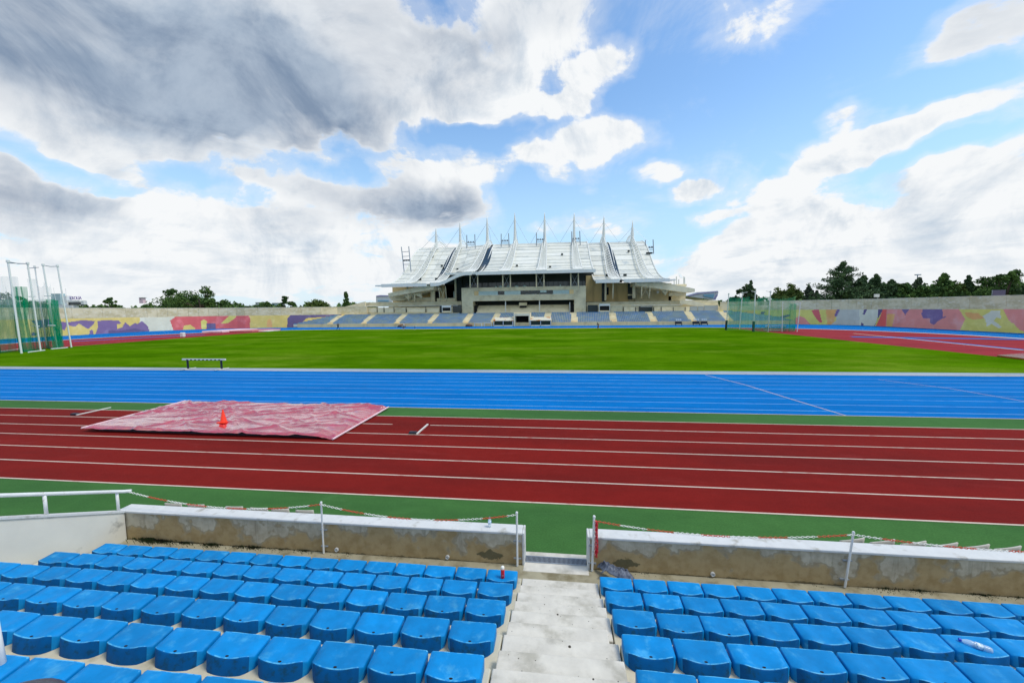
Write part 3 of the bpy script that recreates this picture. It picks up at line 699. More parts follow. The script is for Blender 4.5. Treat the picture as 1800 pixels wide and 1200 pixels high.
# cone standing on the tarp
p = G(393, 741, .235)
cn = empty('traffic_cone', tuple(p), 'small orange cone standing on the red tarpaulin', 'traffic cone')
MB().lathe(p, [(.13,0),(.115,.03),(.022,.50),(.018,.51)], 16).build('cone_body', M['cone'], cn, smooth=True, auto=50)
MB().box(p.x-.17,p.x+.17,p.y-.17,p.y+.17,p.z-.02,p.z+.015).build('cone_base', M['cone'], cn)
# take-off strips
for (a_, c_, lb) in (((-22.15,15.35),(-22.05,16.75),'white metal strip with dark block on the red track left of the tarpaulin'), ((-5.28,13.95),(-5.20,15.18),'white metal strip with dark block on the red track right of the tarpaulin')):
    o = empty('track_strip', (a_[0],a_[1],0), lb, 'metal strip', 'white strips lying across the red lanes')
    MB().box(a_[0]-.06, a_[0]+.0, a_[1], c_[1], .009, .05).build('strip', M['pvc'], o)
    MB().box(a_[0]-.36, a_[0]-.07, a_[1]-.02, a_[1]+.16, .009, .09).build('end_block', M['padb'], o, bevel=.02)

# ------------------------------------------------------------------ hurdles
def barrier(x0, x1, Y, lb, zt=.914, rot=0):
    c = Vector(((x0+x1)/2, Y, 0)); L = x1-x0
    o = empty('steeple_hurdle', tuple(c), lb, 'hurdle', 'heavy white hurdles with black bands'); o['worldpts'] = 1
    MB().box(x0, x1, Y-.065, Y+.065, zt-.127, zt).build('beam', M['pvc'], o, bevel=.008)
    nb = 9
    for i in range(nb):
        if i % 2 == 1 or True:
            xa = x0+L*(.08+.84*i/nb); MB().box(xa+.09, xa+L*.84/nb-.10, Y-.069, Y-.0655, zt-.127, zt-.055).build('black_band', M['padb'], o)
    for f_ in (.115, .90):
        xx = x0+L*f_
        MB().box(xx-.055, xx+.055, Y-.05, Y+.05, .08, zt-.129).build('upright', M['padb'], o)
        MB().box(xx-.06, xx+.06, Y-.68, Y+.68, .02, .078).build('foot', M['pvc'], o, bevel=.01)
        MB().box(xx-.061, xx+.061, Y-.69, Y-.30, .016, .05).build('foot_cap', M['padb'], o)
    return o
barrier(-31.2, -27.25, 29.1, 'white and black steeplechase hurdle standing at the inner edge of the blue track')
p = P(706, 573, 96.5); barrier(p.x, p.x+3.9, 96.5, 'distant white hurdle in front of the lower stand, beside a runner')
p = P(1345, 575, 84); barrier(p.x, p.x+3.9, 84, 'distant white hurdle standing inside the right throwing cage')

# ------------------------------------------------------------------ boundary wall with mural
path = [(-111,-14),(-111,84)]
for i in range(1, 12): a = pi-(pi/2)*i/12; path.append((-93+18*cos(a), 92+18*sin(a)))
path += [(-92,111.2),(-86,113.5),(-76,118.5),(-72,121.6),(-62,121.8)]
pathR = [(47,121.8),(52,121),(60,116),(66,110)]
for i in range(1, 8): a = radians(50)*(1-i/8); pathR.append((57.5+15.5*cos(a), 98+15.5*sin(a)))
pathR += [(73.5,92),(73.5,-14)]
def resample(pt, step):
    out = [Vector(pt[0])]; 
    for i in range(len(pt)-1):
        p, q = Vector(pt[i]), Vector(pt[i+1]); n = max(1, round((q-p).length/step))
        for j in range(1, n+1): out.append(p.lerp(q, j/n))
    return out
ML = {n: mat('mural_'+n, tuple(v*1.0+.06 for v in c), .8, .10, .5, spec=.1, col2=tuple(min(1, v*1.05+.16) for v in c), c2t=(.5,.72), c2s=.35, detail=8) for n, c in dict(
    yellow=lin(232,200,100), lime=lin(230,212,100), purple=lin(128,98,140), dpurple=lin(100,80,122), white=lin(228,220,188), red=lin(228,92,88), pink=lin(244,146,128), orange=lin(244,174,92), grey=lin(206,200,178), bright=lin(246,92,76)).items()}
mn = list(ML)
Z3 = lambda L: [(x/6, y/6+440) for x, y in L]
Z4 = lambda L: [(x/4.5+250, y/4.5+470) for x, y in L]
Z5 = lambda L: [(x/6.43+1240, y/6.43+440) for x, y in L]
Z6 = lambda L: [(x/5.714+1500, y/5.714+440) for x, y in L]
polys = [
 ('white', Z3([(1490,680),(1900,680),(1900,860),(1590,860),(1550,780)])), ('white', Z4([(-20,380),(205,380),(250,510),(-20,510)])),
 ('purple', Z3([(635,755),(740,755),(880,735),(1000,745),(990,775),(930,830),(880,800),(830,770),(800,800),(750,800),(710,780),(680,845),(650,830)])),
 ('purple', Z3([(1030,745),(1110,735),(1250,740),(1280,770),(1230,780),(1235,830),(1290,810),(1320,755),(1370,800),(1420,765),(1450,775),(1500,745),(1560,800),(1590,900),(1000,900),(1030,820)])),
 ('purple', Z3([(940,900),(945,850),(965,835),(985,850),(990,900)])), ('dpurple', Z3([(1130,900),(1150,835),(1250,850),(1420,820),(1550,850),(1560,900)])),
 ('dpurple', Z3([(330,740),(520,720),(560,800),(400,820)])), ('dpurple', Z3([(330,880),(350,860),(390,880),(370,900),(340,905)])),
 ('red', Z4([(220,420),(270,385),(700,360),(820,360),(855,400),(850,500),(480,520),(255,520)])), ('lime', Z4([(620,445),(680,390),(720,360),(760,360),(735,400),(680,440)])),
 ('yellow', Z4([(315,520),(330,460),(380,452),(420,480),(425,520)])), ('lime', Z4([(465,425),(490,412),(512,425),(503,520),(475,520)])), ('dpurple', Z4([(510,442),(578,442),(590,520),(510,520)])),
 ('orange', Z4([(985,470),(990,420),(1010,405),(1025,430),(1030,480)])),
 ('dpurple', Z4([(1145,500),(1150,400),(1190,360),(1600,360),(1560,385),(1300,400),(1270,430),(1245,500)])), ('yellow', Z4([(1295,408),(1440,392),(1420,430),(1240,480)])),
 ('orange', Z5([(430,690),(560,680),(560,740),(470,745)])), ('lime', Z5([(560,650),(1800,650),(1800,860),(500,860)])), ('pink', Z5([(1005,770),(1060,740),(1120,760),(1210,860),(1010,860)])),
 ('red', Z5([(1200,680),(1280,660),(1320,815),(1290,815),(1230,740)])), ('orange', Z5([(1360,660),(1490,660),(1440,860),(1380,860)])),
 ('grey', Z5([(1490,650),(1850,650),(1850,900),(1405,850),(1480,790),(1480,740)])), ('purple', Z5([(1460,740),(1470,700),(1500,650),(1520,675),(1480,750)])),
 ('dpurple', Z5([(780,780),(860,740),(950,720),(960,740),(850,780)])), ('dpurple', Z5([(620,700),(640,690),(680,695),(660,720),(625,722)])),
 ('white', Z6([(60,590),(260,590),(240,680),(205,800),(60,800)])), ('dpurple', Z6([(95,640),(110,590),(140,590),(110,650)])), ('dpurple', Z6([(75,720),(100,735),(100,790),(85,790)])),
 ('dpurple', Z6([(250,590),(300,590),(230,720),(200,800),(205,765),(245,690)])),
 ('pink', Z6([(295,590),(1060,590),(1130,680),(1040,860),(215,820)])), ('bright', Z6([(295,590),(335,590),(325,800),(205,800),(260,690)])), ('orange', Z6([(325,800),(340,640),(420,640),(380,800)])), 
 ('purple', Z6([(485,590),(565,590),(520,648)])), ('purple', Z6([(700,590),(895,590),(900,670),(945,658),(850,710),(810,748),(770,730),(770,685),(700,680),(685,640)])),
 ('lime', Z6([(1060,590),(1500,590),(1600,730),(1740,860),(1040,860),(1130,700)])), ('orange', Z6([(1120,620),(1250,630),(1320,680),(1200,695),(1130,660)])),
 ('white', Z6([(1300,660),(1390,605),(1475,605),(1482,690),(1440,670),(1410,705),(1495,770),(1465,785),(1390,740),(1340,760),(1330,700)])),
 ('pink', Z6([(1505,590),(1900,590),(1900,900),(1740,860),(1640,770),(1560,700)])), ('lime', Z6([(1590,735),(1610,730),(1650,790),(1800,850),(1750,860),(1640,815)])),
]
bbs = [(min(x for x,_ in q), max(x for x,_ in q), min(y for _,y in q), max(y for _,y in q)) for _, q in polys]
def inpoly(x, y, q):
    c = False; n = len(q); j = n-1
    for i in range(n):
        if (q[i][1] > y) != (q[j][1] > y) and x < (q[j][0]-q[i][0])*(y-q[i][1])/(q[j][1]-q[i][1])+q[i][0]: c = not c
        j = i
    return c
# upper wall material: rough beige blockwork
wmx = bpy.data.materials.new('beige_rough_wall'); wmx.use_nodes = True; t = wmx.node_tree; k = N(t); b = t.nodes['Principled BSDF']
co = k.new('ShaderNodeTexCoord').outputs['Object']
mp = k.new('ShaderNodeMapping'); mp.inputs['Scale'].default_value = (1,1,2.2); t.links.new(co, mp.inputs[0])
cc = k.mix(k.rng(k.noise(mp.outputs[0], .35, 9, .65), .38, .62), lin(232,214,172), lin(206,188,142))
cc = k.mix(k.rng(k.noise(mp.outputs[0], 1.1, 9, .7), .50, .68), cc, lin(238,226,196))
cc = k.mix(k.rng(k.noise(mp.outputs[0], 2.4, 6, .7), .60, .74, 0, .5), cc, lin(170,152,116))
t.links.new(cc, b.inputs['Base Color']); b.inputs['Roughness'].default_value = .9
bn = k.new('ShaderNodeBump'); bn.inputs['Strength'].default_value = .5; bn.inputs['Distance'].default_value = .06
t.links.new(k.noise(mp.outputs[0], 3, 6, .7), bn.inputs['Height']); t.links.new(bn.outputs[0], b.inputs['Normal'])
HW = 6.25
for side, pt, lb in ((0, path, 'long beige boundary wall with mural on the left of the stadium'), (1, pathR, 'long beige boundary wall with mural on the right of the stadium')):
    o = empty('boundary_wall', (pt[0][0], 60, 0), lb, 'wall')
    seg = resample(pt, 6.0)
    inw = -1 if side == 0 else -1
    def nrm(p, q):
        d = (q-p).normalized(); n = Vector((d.y, -d.x)); return n     # right of travel = inwards for both (clockwise path)
    for i in range(len(seg)-1):
        p, q = seg[i], seg[i+1]; 
        if p.y < 12 and q.y < 12: pass
        d = (q-p).normalized(); n = nrm(p, q); c = (p+q)/2-n*.18
        h = HW if side == 0 else HW-.35*min(1, max(0, (110-c.y)/60))
        MB().obox((c.x,c.y,h/2-.1), (d.x*((q-p).length/2-.02), d.y*((q-p).length/2-.02), 0), (n.x*.18,n.y*.18,0), (0,0,h/2+.1)).build('wall_panel', wmx, o)
        MB().obox((c.x,c.y,h+.045), (d.x*((q-p).length/2), d.y*((q-p).length/2), 0), (n.x*.21,n.y*.21,0), (0,0,.04)).build('coping', M['concL'], o)
    fine = resample(pt, .18); vs = []; fs = []; mi = []; nh = 34; h1 = 3.85
    keep = [v for v in fine if v.y > 25]
    for i, p in enumerate(keep):
        a_, c_ = keep[max(0, i-1)], keep[min(len(keep)-1, i+1)]; n = nrm(a_, c_)
        for j in range(nh+1): vs.append((p.x+n.x*.035, p.y+n.y*.035, h1*j/nh))
    base_l = 'yellow'
    for i in range(len(keep)-1):
        for j in range(nh):
            c_ = (Vector(vs[i*(nh+1)+j])+Vector(vs[(i+1)*(nh+1)+j+1]))/2; x, y = proj(c_); nm = 'yellow' if side == 0 else 'lime'
            y += 0.0
            for (cname, q), bb in zip(polys, bbs):
                if bb[0] <= x <= bb[1] and bb[2] <= y <= bb[3] and inpoly(x, y, q): nm = cname
            fs.append((i*(nh+1)+j, (i+1)*(nh+1)+j, (i+1)*(nh+1)+j+1, i*(nh+1)+j+1)); mi.append(mn.index(nm))
    b_ = MB(); b_.v = vs; b_.f = fs; b_.m = mi; b_.build('mural', [ML[n_] for n_ in mn], o, fix=False)
    if side == 1:
        pk = MB(); vv = []; 
        rr = [v for v in resample(pt, .5) if 60 < v.y < 90]
        q = [(1482,542),(1489,532),(1496,528.5),(1515,528.5),(1512,543)]
        for i in range(len(rr)-1):
            for j in range(8):
                z0 = 3.9+.27*j; a_, c_ = rr[i], rr[i+1]; x, y = proj((a_.x,a_.y,z0+.13))
                if inpoly(x, y, [(1482,545),(1489,532),(1496,528),(1515,528),(1512,545)]): pk.quad((a_.x-.04,a_.y,z0),(c_.x-.04,c_.y,z0),(c_.x-.04,c_.y,z0+.27),(a_.x-.04,a_.y,z0+.27))
        if pk.v: pk.build('mural', ML['pink'], o, fix=False)

# ------------------------------------------------------------------ far lower stand
FS = empty('lower_stand', (-10, 117, 0), 'long low concrete terrace of faded blue seats below the main grandstand', 'stand')
Yb, nrow, dY, dZ = 113.4, 10, .76, .285
z0r = 1.02
aisles = [-70.2,-59.2,-48.7,-38.3,-27.3,-18.8,-3.15,4.5,15.7,26.5,37.2,46.6]
MB().box(-80.5, 64, Yb-.25, Yb, 0, 1.05).build('front_wall', M['ochre'], FS)
rows = []
fsb = MB()
for k_ in range(nrow):
    xl = -82+1.05*k_; xr = 66-1.75*k_
    y0 = Yb+dY*k_; zt = z0r+dZ*k_
    for xa, xb in ((xl, -12.9), (-8.1, xr)) if k_ < 5 else ((xl, xr),):
        MB().box(xa, xb, y0, y0+dY+(.0 if k_ < nrow-1 else 1.5), max(0, zt-.8), zt).build('terrace_step', M['concL'], FS)
    x = xl+.2
    while x < xr-.2:
        if not any(abs(x-(a_)) < .95 for a_ in aisles) and not (-13.6 < x < -7.4 and k_ < 6) and not (-19.6 < x < -13 and k_ < 3) and not (-7.6 < x < -2 and k_ < 3):
            hgt = .27; fsb.box(x-.21, x+.21, y0+.04, y0+.46, zt+.002, zt+.12); fsb.box(x-.21, x+.21, y0+.45, y0+.50, zt+.002, zt+.235)
        x += .5
fsb.build('far_seats', M['farseat'], label='rows of faded blue seats too small to tell apart on the lower stand', cat='seats', fix=False, kind='stuff')
for a_ in aisles:
    for k_ in range(nrow-1):
        y0 = Yb+dY*k_; zt = z0r+dZ*k_
        MB().box(a_-.72, a_+.72, y0+dY*.5, y0+dY-.004, zt+.002, zt+dZ*.5).build('aisle_step', M['ochre'] if k_ < 2 else M['concL'], FS)
# tunnel mouth
TN = empty('tunnel_entrance', (-10.4, 114, 0), 'dark tunnel entrance in the centre of the lower stand between two dugouts', 'tunnel')
MB().box(-12.85,-12.45,Yb-1.0,Yb+4,0,3.7).build('side_wall', M['concL'], TN); MB().box(-8.5,-8.15,Yb-1.0,Yb+4,0,3.7).build('side_wall', M['concL'], TN)
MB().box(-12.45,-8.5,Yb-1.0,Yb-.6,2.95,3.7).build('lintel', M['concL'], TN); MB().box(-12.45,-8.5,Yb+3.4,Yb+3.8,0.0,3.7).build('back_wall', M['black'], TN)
MB().box(-12.9,-8.1,Yb-.6,Yb+4.2,3.7,3.85).build('top_slab', M['concL'], TN)
for (x0, x1, s_) in ((-18.6,-13.05,1), (-7.95,-2.2,0)):
    o = empty('dugout', ((x0+x1)/2, 112, 0), 'white dugout with rusty roof just %s of the tunnel entrance' % ('left' if s_ else 'right'), 'dugout')
    MB().box(x0, x1, 112.9, 113.1, .1, 1.5).build('back_panel', M['dark'], o)
    MB().prism([(111.7,1.55),(111.7,1.68),(114.0,2.55),(114.0,2.42)], 'x', x0-.1, x1+.1).build('roof', M['rust'], o)
    for i in range(3):
        xx = x0+(x1-x0)*i/2; MB().box(xx-.09, xx+.09, 111.8, 111.95, 0, 1.56).build('frame', M['cap'], o)
    MB().box(x0, x1, 111.8, 111.9, 0, .35).build('kick_panel', M['concL'], o)
    for i in range(2):
        xx = x0+(x1-x0)*i/2; MB().box(xx+.2, xx+(x1-x0)/2-.2, 111.84, 111.87, .4, 1.45).build('pane', M['glass'], o)

# ------------------------------------------------------------------ grandstand
GS = empty('grandstand', (-10.5, 140, 0), 'large grandstand with pale swooping tent-like roof and eight white spires', 'grandstand')
def pbox(name, x0, x1, y0, y1, Y, dep, mt, par=GS, bev=0):
    a_, c_ = P(x0, (y0+y1)/2, Y), P(x1, (y0+y1)/2, Y); xm = (x0+x1)/2
    t_, u_ = P(xm, y0, Y), P(xm, y1, Y)
    return MB().box(a_.x, c_.x, Y, Y+dep, u_.z, t_.z).build(name, mt, par)
def ppoly(name, pts, Y, dep, mt, par=GS):
    q = [P(x, y, Y) for x, y in pts]; return MB().prism([(v.x, v.z) for v in q], 'y', Y, Y+dep).build(name, mt, par)
def ptube(b, p, q, Y, r, n=6, Y2=None):
    b.tube([P(*p, Y), P(*q, Y2 or Y)], r, n)
# concourse slab and backing
MB().box(-66, 49, 122.6, 140, 3.0, 3.72).build('concourse_slab', M['conc'], GS)
MB().box(-60, 47.5, 133.9, 134.6, 3.72, 7.2).build('back_wall', M['conc'], GS)
# middle tier left and right
for x0, x1, lr in ((641,811,0),(1031,1262,1)):
    pbox('balustrade_wall', x0, x1, 530.5 if not lr else 529.5, 538.0 if not lr else 537, 126.5, .5, M['conc'])
    a_, c_ = P(x0, 540, 126), P(x1, 540, 126)
    for j in range(5):
        zz = 5.95-.42*j; MB().box(a_.x, c_.x, 125.9-.62*j, 126.5-.62*j+.0, zz-.6, zz).build('tier_step', M['concL'] if j % 2 == 0 else M['conc'], GS)
    MB().box(a_.x, c_.x, 123.2, 123.4, 3.72, 4.6).build('tier_front', M['concL'], GS)
ppoly('end_wall', [(604,549.5),(604,539.5),(640,530.3),(642,530.3),(642,549.5)], 124.0, .5, M['concL'])
ppoly('end_wall', [(1262,548),(1262,541),(1215,527.5),(1195,527.5),(1195,534),(1240,540),(1240,548)], 124.0, .5, M['concL'])
# details on the mid tier fronts
for x0, x1, y0, y1, mt in ((695,713,541,549.4,'conc'),(716,747,542.5,549.4,'concL'),(751,772,542.5,549.4,'concL'),(773,777,537,549.4,'dark'),
        (777,790,541,549.4,'dark'),(796,811,536,549.4,'glass'),(1033,1051,536,548.6,'dark'),(1073,1094,537,548.6,'conc'),(1097,1116,540,548.6,'concL'),(1123,1147,538,548.6,'glass'),
        (1150,1162,540,548,'concL'),(1163,1183,540,548,'concL'),(1184,1204,540,548,'conc'),(1205,1212,539,547,'concL'),(1213,1226,538,547,'roofj'),(1227,1237,538,547,'roofj'),(1238,1262,537,546,'roofj'),
        (627,641,542,549.5,'concL'),(643,662,542,549.5,'concL'),(664,674,542,549.5,'concL'),(676,692,542,549.5,'concL')):
    pbox('front_panel', x0, x1, y0, y1, 122.9, .22, M[mt])
for x in (641.5,662.8,675,692.5,714,748.5,1095.5,1117.5,1149,1162.3,1183.5,1204.6): 
    pbox('post', x-.5, x+.5, 539.5, 549, 122.7, .12, M['dark'])
# handrails on the mid tier
hb = MB()
for p, q in (((640,538.2),(691,538.0)),((1110,536.6),(1200,535.5)),((1126,539),(1146,538.7)),((700,537.2),(805,536.8))):
    hb.tube([P(*p,122.6), P(*q,122.6)], .07, 5)
hb.build('handrail', M['white'], GS)
# kiosks with sign boards
for x0, x1, y0, y1 in ((777,792.5,537,549.4),(1053.5,1072,534,548.7)):
    o = empty('kiosk', tuple(P((x0+x1)/2, y1, 122)), 'small kiosk with white sign board %s of the central concrete block' % ('left' if x0 < 900 else 'right'), 'kiosk')
    pbox('sign_board', x0, x1, y0, y0+3.4, 121.9, .2, M['white'], o)
    pbox('counter', x0+1, x1-1, y1-3, y1, 122.1, .5, M['concL'], o)
    pbox('frame', x0-.3, x0+.7, y0, y1, 121.8, .2, M['white'], o); pbox('frame', x1-.7, x1+.3, y0, y1, 121.8, .2, M['white'], o)
    pbox('opening', x0+.7, x1-.7, y0+3.5, y1-3, 122.5, .1, M['black'], o)
# central concrete frame
FX0, FX1 = P(811.5,525,123.5).x, P(1030,525,123.5).x
zT, zW1, zW0, zO = 11.85, 10.72, 9.42, 7.62
MB().box(FX0, FX1, 123.5, 126, zW1, zT).build('parapet', M['conc'], GS)
MB().box(FX0, FX1, 123.5, 126, zO, zW0).build('beam', M['conc'], GS)
xl_, xr_ = P(831,525,123.5).x, P(1009.5,525,123.5).x
wl_, wr_ = P(841,515,123.5).x, P(1001,515,123.5).x
MB().box(FX0, xl_, 123.5, 127, 3.72, zO-.002).build('pier', M['conc'], GS); MB().box(xr_, FX1, 123.5, 127, 3.72, zO-.002).build('pier', M['conc'], GS)
MB().box(FX0, wl_-1.4, 123.5, 126, zW0+.001, zW1-.001).build('pier', M['conc'], GS); MB().box(wr_+1.3, FX1, 123.5, 126, zW0+.001, zW1-.001).build('pier', M['conc'], GS)
MB().box(wl_-1.4, wl_, 123.7, 126, zW0+.001, zW1-.001).build('side_panel', M['ochre'], GS); MB().box(wr_, wr_+1.3, 123.7, 126, zW0+.001, zW1-.001).build('side_panel', M['ochre'], GS)
wnd = MB().box(wl_, wr_, 124.6, 124.7, zW0, zW1).build('window_band', M['pane'], GS)
darkpx = [(876,882),(882.6,887),(908,911.5),(913,919),(919.6,924),(928,931),(931.6,935),(937,941),(941.6,946),(963,968),(968.6,974)]
x = 841.0
cells = []
while x < 1000: cells.append((x, min(x+5.7, 1001))); x += 5.7
for i, (a_, c_) in enumerate(cells):
    A, B = P(a_+.15, 515, 123.8).x, P(c_-.15, 515, 123.8).x
    mid = (a_+c_)/2; dk_ = any(u-.5 <= mid <= v+.5 for u, v in darkpx)
    if 949 < mid < 962:
        MB().box(A, B, 123.8, 123.86, zW0+.06, zW0+.55).build('pane', M['glass'], GS); MB().box(A, B, 123.8, 123.86, zW0+.6, zW1-.06).build('pane', M['pane'], GS)
    elif dk_: MB().box(A, B, 123.8, 123.86, zW0+.25, zW1-.1).build('pane', M['glass'], GS)
    else: MB().box(A, B, 123.8, 123.86, zW0+.06, zW1-.06).build('pane', M['pane'], GS)
MB().box(wl_, wr_, 123.72, 123.9, zW0, zW0+.06).build('window_sill', M['white'], GS); MB().box(wl_, wr_, 123.72, 123.9, zW1-.06, zW1).build('window_head', M['white'], GS)
# lower opening: stepped pale tier behind, slim columns
for j in range(6):
    zz = 3.72+.42*(j+1); MB().box(xl_+.8, xr_-1.6, 124.6+.7*j, 125.3+.7*j, 3.7, zz).build('tier_step', M['concL'], GS)
MB().box(xl_, xr_, 131.5, 131.8, 3.72, 11.6).build('recess_wall', M['dark'], GS)  # recess wall and ceiling coloured dark, painting in the shade of the depth
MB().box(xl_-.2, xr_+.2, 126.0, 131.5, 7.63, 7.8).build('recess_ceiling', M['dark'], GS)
for x in (888.6, 948.4): 
    p = P(x, 540, 124.1); MB().box(p.x-.14, p.x+.14, 124.1, 124.4, 4.0, zO-.01).build('slim_column', M['white'], GS)
MB().box(P(1001,540,124.6).x, P(1002.2,540,124.6).x, 124.4, 124.6, 3.72, 6.9).build('door_frame', M['white'], GS)
MB().box(P(1002.2,540,124.6).x, P(1009.4,540,124.6).x, 125.2, 125.3, 3.72, 6.2).build('doorway', M['black'], GS)
MB().box(P(832,540,124.6).x, P(838,540,124.6).x, 125.2, 125.3, 3.72, 6.2).build('doorway', M['black'], GS)
o = GS
pbox('booth', 912.5, 926, 531.5, 537, 126, 1.5, M['concL']); pbox('booth_opening', 913.5, 925, 537, 540.5, 126.1, 1.5, M['black'])
# recess above the frame
MB().box(FX0-8, FX1+3, 132.0, 132.3, 7.0, 17.5).build('upper_recess_wall', M['dark'], GS)  # dark wall colour paints in the shade of the deep recess
for i in range(26):
    x0 = FX0-1+(FX1-FX0+2)*i/26; MB().box(x0+.05, x0+(FX1-FX0+2)/26-.05, 131.8, 131.9, 12.0, 13.9).build('pane', M['glass'], GS)
MB().box(FX0-1, FX1+1, 131.5, 131.9, 14.0, 14.9).build('recess_beam', M['dark'], GS)
MB().box(FX0, FX1, 126.0, 132, 11.3, 11.6).build('terrace_floor', M['conc'], GS)
# covered tables on the terrace
for (x, w_) in ((872,4),(880,8),(893,7),(908,9),(922,8),(985,3)):
    p = P(x, 503, 126.5); b_ = MB(); b_.lathe((p.x,126.5,11.6), [(w_*.1,0),(w_*.09,.5),(w_*.04,.95),(.05,1.05)], 8); b_.build('covered_furniture', M['pane'], GS, smooth=True)
# columns with bracing
for x in (826.5,884,943,1003.5):
    b_ = MB(); 
    for dx in (0, 13.3): b_.tube([P(x+dx, 506, 122.6), P(x+dx-.3, 480, 121.6)], .19, 8)
    b_.build('column_pair', M['concL'], GS, smooth=True)
    b_ = MB(); b_.tube([P(x+1, 504, 122.6), P(x+12, 482, 122)], .05, 5); b_.tube([P(x+12, 504, 122.6), P(x+1, 482, 122)], .05, 5); b_.build('cross_brace', M['grey_metal'], GS)
# side walls under the low roofs
for (x0, x1, y0, y1, Y, mt) in ((690,765,504,531,133,'ochre'),(757,764,503,530,128,'concL'),(764,768,503,530,131,'black'),(768,803,500,531,132,'ochre'),(803,812,478,548,131,'dark'),(799,802,487,530,128,'conc'),
        (765,772,512,524,130.5,'black'),(797,803,512,523,130.5,'pane'),(705,757,523,530,128.5,'concL'),(768,800,524,531,128.5,'concL'),
        (1030,1063,484,530,131,'ochre'),(1058,1063,497,530,129,'dark'),(1063,1066,497,528,127.5,'concL'),(1066,1105,497,530,133,'ochre'),(1066,1070,505,518,131,'black'),(1104,1112,497,526,131,'dark'),(1112,1117,498,524,128,'concL'),
        (1117,1180,498,530,133,'conc'),(1103,1112,517,519.5,130.5,'concL'),(1175,1205,515,528,133,'concL'),(1030,1195,524,531,134,'conc')):
    pbox('wall', x0, x1, y0, y1, Y, .6, M[mt])
ppoly('sloping_tier', [(682,515.5),(757,499),(762,503),(762,508),(683,521.5)], 121.6, 14, M['concL'])
ppoly('sloping_tier', [(1117,494),(1150,493.5),(1176,498),(1221.5,507.5),(1221.5,513),(1205,514),(1117,501)], 121.6, 14, M['concL'])
ppoly('tier_underside', [(683,522),(705,518),(757,509),(757,511),(712,528),(690,529)], 127, 6, M['conc'])
ppoly('bracket', [(727,517),(739,514.5),(742,524)], 124, 1.0, M['conc']); ppoly('bracket', [(710,519),(722,517),(718,527)], 124, 1.0, M['conc'])
ppoly('bracket', [(1160,506),(1176,509),(1170,519)], 124, 1.0, M['conc'])
pbox('wall', 1176, 1206, 514, 520, 126, 1, M['concL']); 
pbox('roof_parapet', 1180, 1207, 499.5, 503.5, 128, 2, M['concL'])
MB().lathe(P(1156.5,513,128), [(.42,0),(.42,.05)], 14, 0, (0,-1,0)).build('round_lamp', M['white'], GS)
b_ = MB()
for x, y0, y1 in ((1185,503,490),(1189,503,486),(1193,503,491),(1202,503,486),(1203.5,503,487)): b_.tube([P(x,y0,129),P(x,y1,129)], .16, 5)
b_.lathe(P(1195,486,129), [(.1,0),(.9,.25),(1.0,.35)], 10, 0, (.6,-.6,.5)); b_.build('antenna_mast', M['white'], GS)
for (x, y0, y1, dx) in ((715.5,503,530,3.2),(726.5,503,530,3.5),(1078,497,525,-1),(1129,496,524,-2),(1144,494,524,-3),(771,504,530,3),(783,503,530,2)):
    b_ = MB(); b_.tube([P(x,y0,122.5),P(x+dx,y1,125)], .20 if x not in (771,783) else .12, 7); b_.build('raking_column', M['concL'], GS, smooth=True)
b_ = MB()
for p, q in (((717,503),(729,529)),((728,503),(719,529)),((1130,497),(1141,523)),((1143,496),(1127,523)),((773,505),(783,529)),((783,505),(774,529))): b_.tube([P(*p,123),P(*q,125)], .06, 5)
b_.build('cross_brace', M['concL'], GS)
MB().box(-38, 21, 170, 171, 0, 26).build('rear_wall', M['conc'], GS)

# roof -------------------------------------------------------------
def crom(pts, n=9):
    out = []
    for i in range(len(pts)-1):
        p0 = Vector(pts[max(0,i-1)]); p1 = Vector(pts[i]); p2 = Vector(pts[i+1]); p3 = Vector(pts[min(len(pts)-1,i+2)])
        for j in range(n):
            t = j/n; out.append(.5*((2*p1)+(-p0+p2)*t+(2*p0-5*p1+4*p2-p3)*t*t+(-p0+3*p1-3*p2+p3)*t**3))
    out.append(Vector(pts[-1])); return out
SP = crom([(119,12.9),(123,13.25),(127,14.0),(133,16.1),(138.5,19.3),(143.5,23.0),(148,26.3),(152.5,28.7),(158,30.3),(164,30.4),(170,29)])
CP = crom([(119,16.05),(123,16.5),(127,17.2),(132,18.9),(138,21.6),(144,24.9),(149,27.7),(154,29.9),(159,30.9),(164,30.8),(170,29)])
def interp(prof, Y):
    for i in range(len(prof)-1):
        if prof[i].x <= Y <= prof[i+1].x:
            t = (Y-prof[i].x)/(prof[i+1].x-prof[i].x); return prof[i].y*(1-t)+prof[i+1].y*t
    return prof[-1].y
def sstep(t): t = max(0, min(1, t)); return t*t*(3-2*t)
def roofz(X, Y, sec):
    if sec == 'C': return interp(CP, Y)
    z = interp(SP, Y)
    if sec == 'S2':
        f_ = sstep((X+38)/10); z = z+(interp(CP, Y)-z)*f_
    return z
secs = [('S1',-55.3,-40.7,[-51.6,-47.9,-44.3]),('S2',-39.4,-26.3,[-34,-30.2]),('C',-25.0,10.8,[-16.6,-5.2,5.9]),('S4',10.9,17.7,[]),('S5',19.0,31.8,[27.4])]
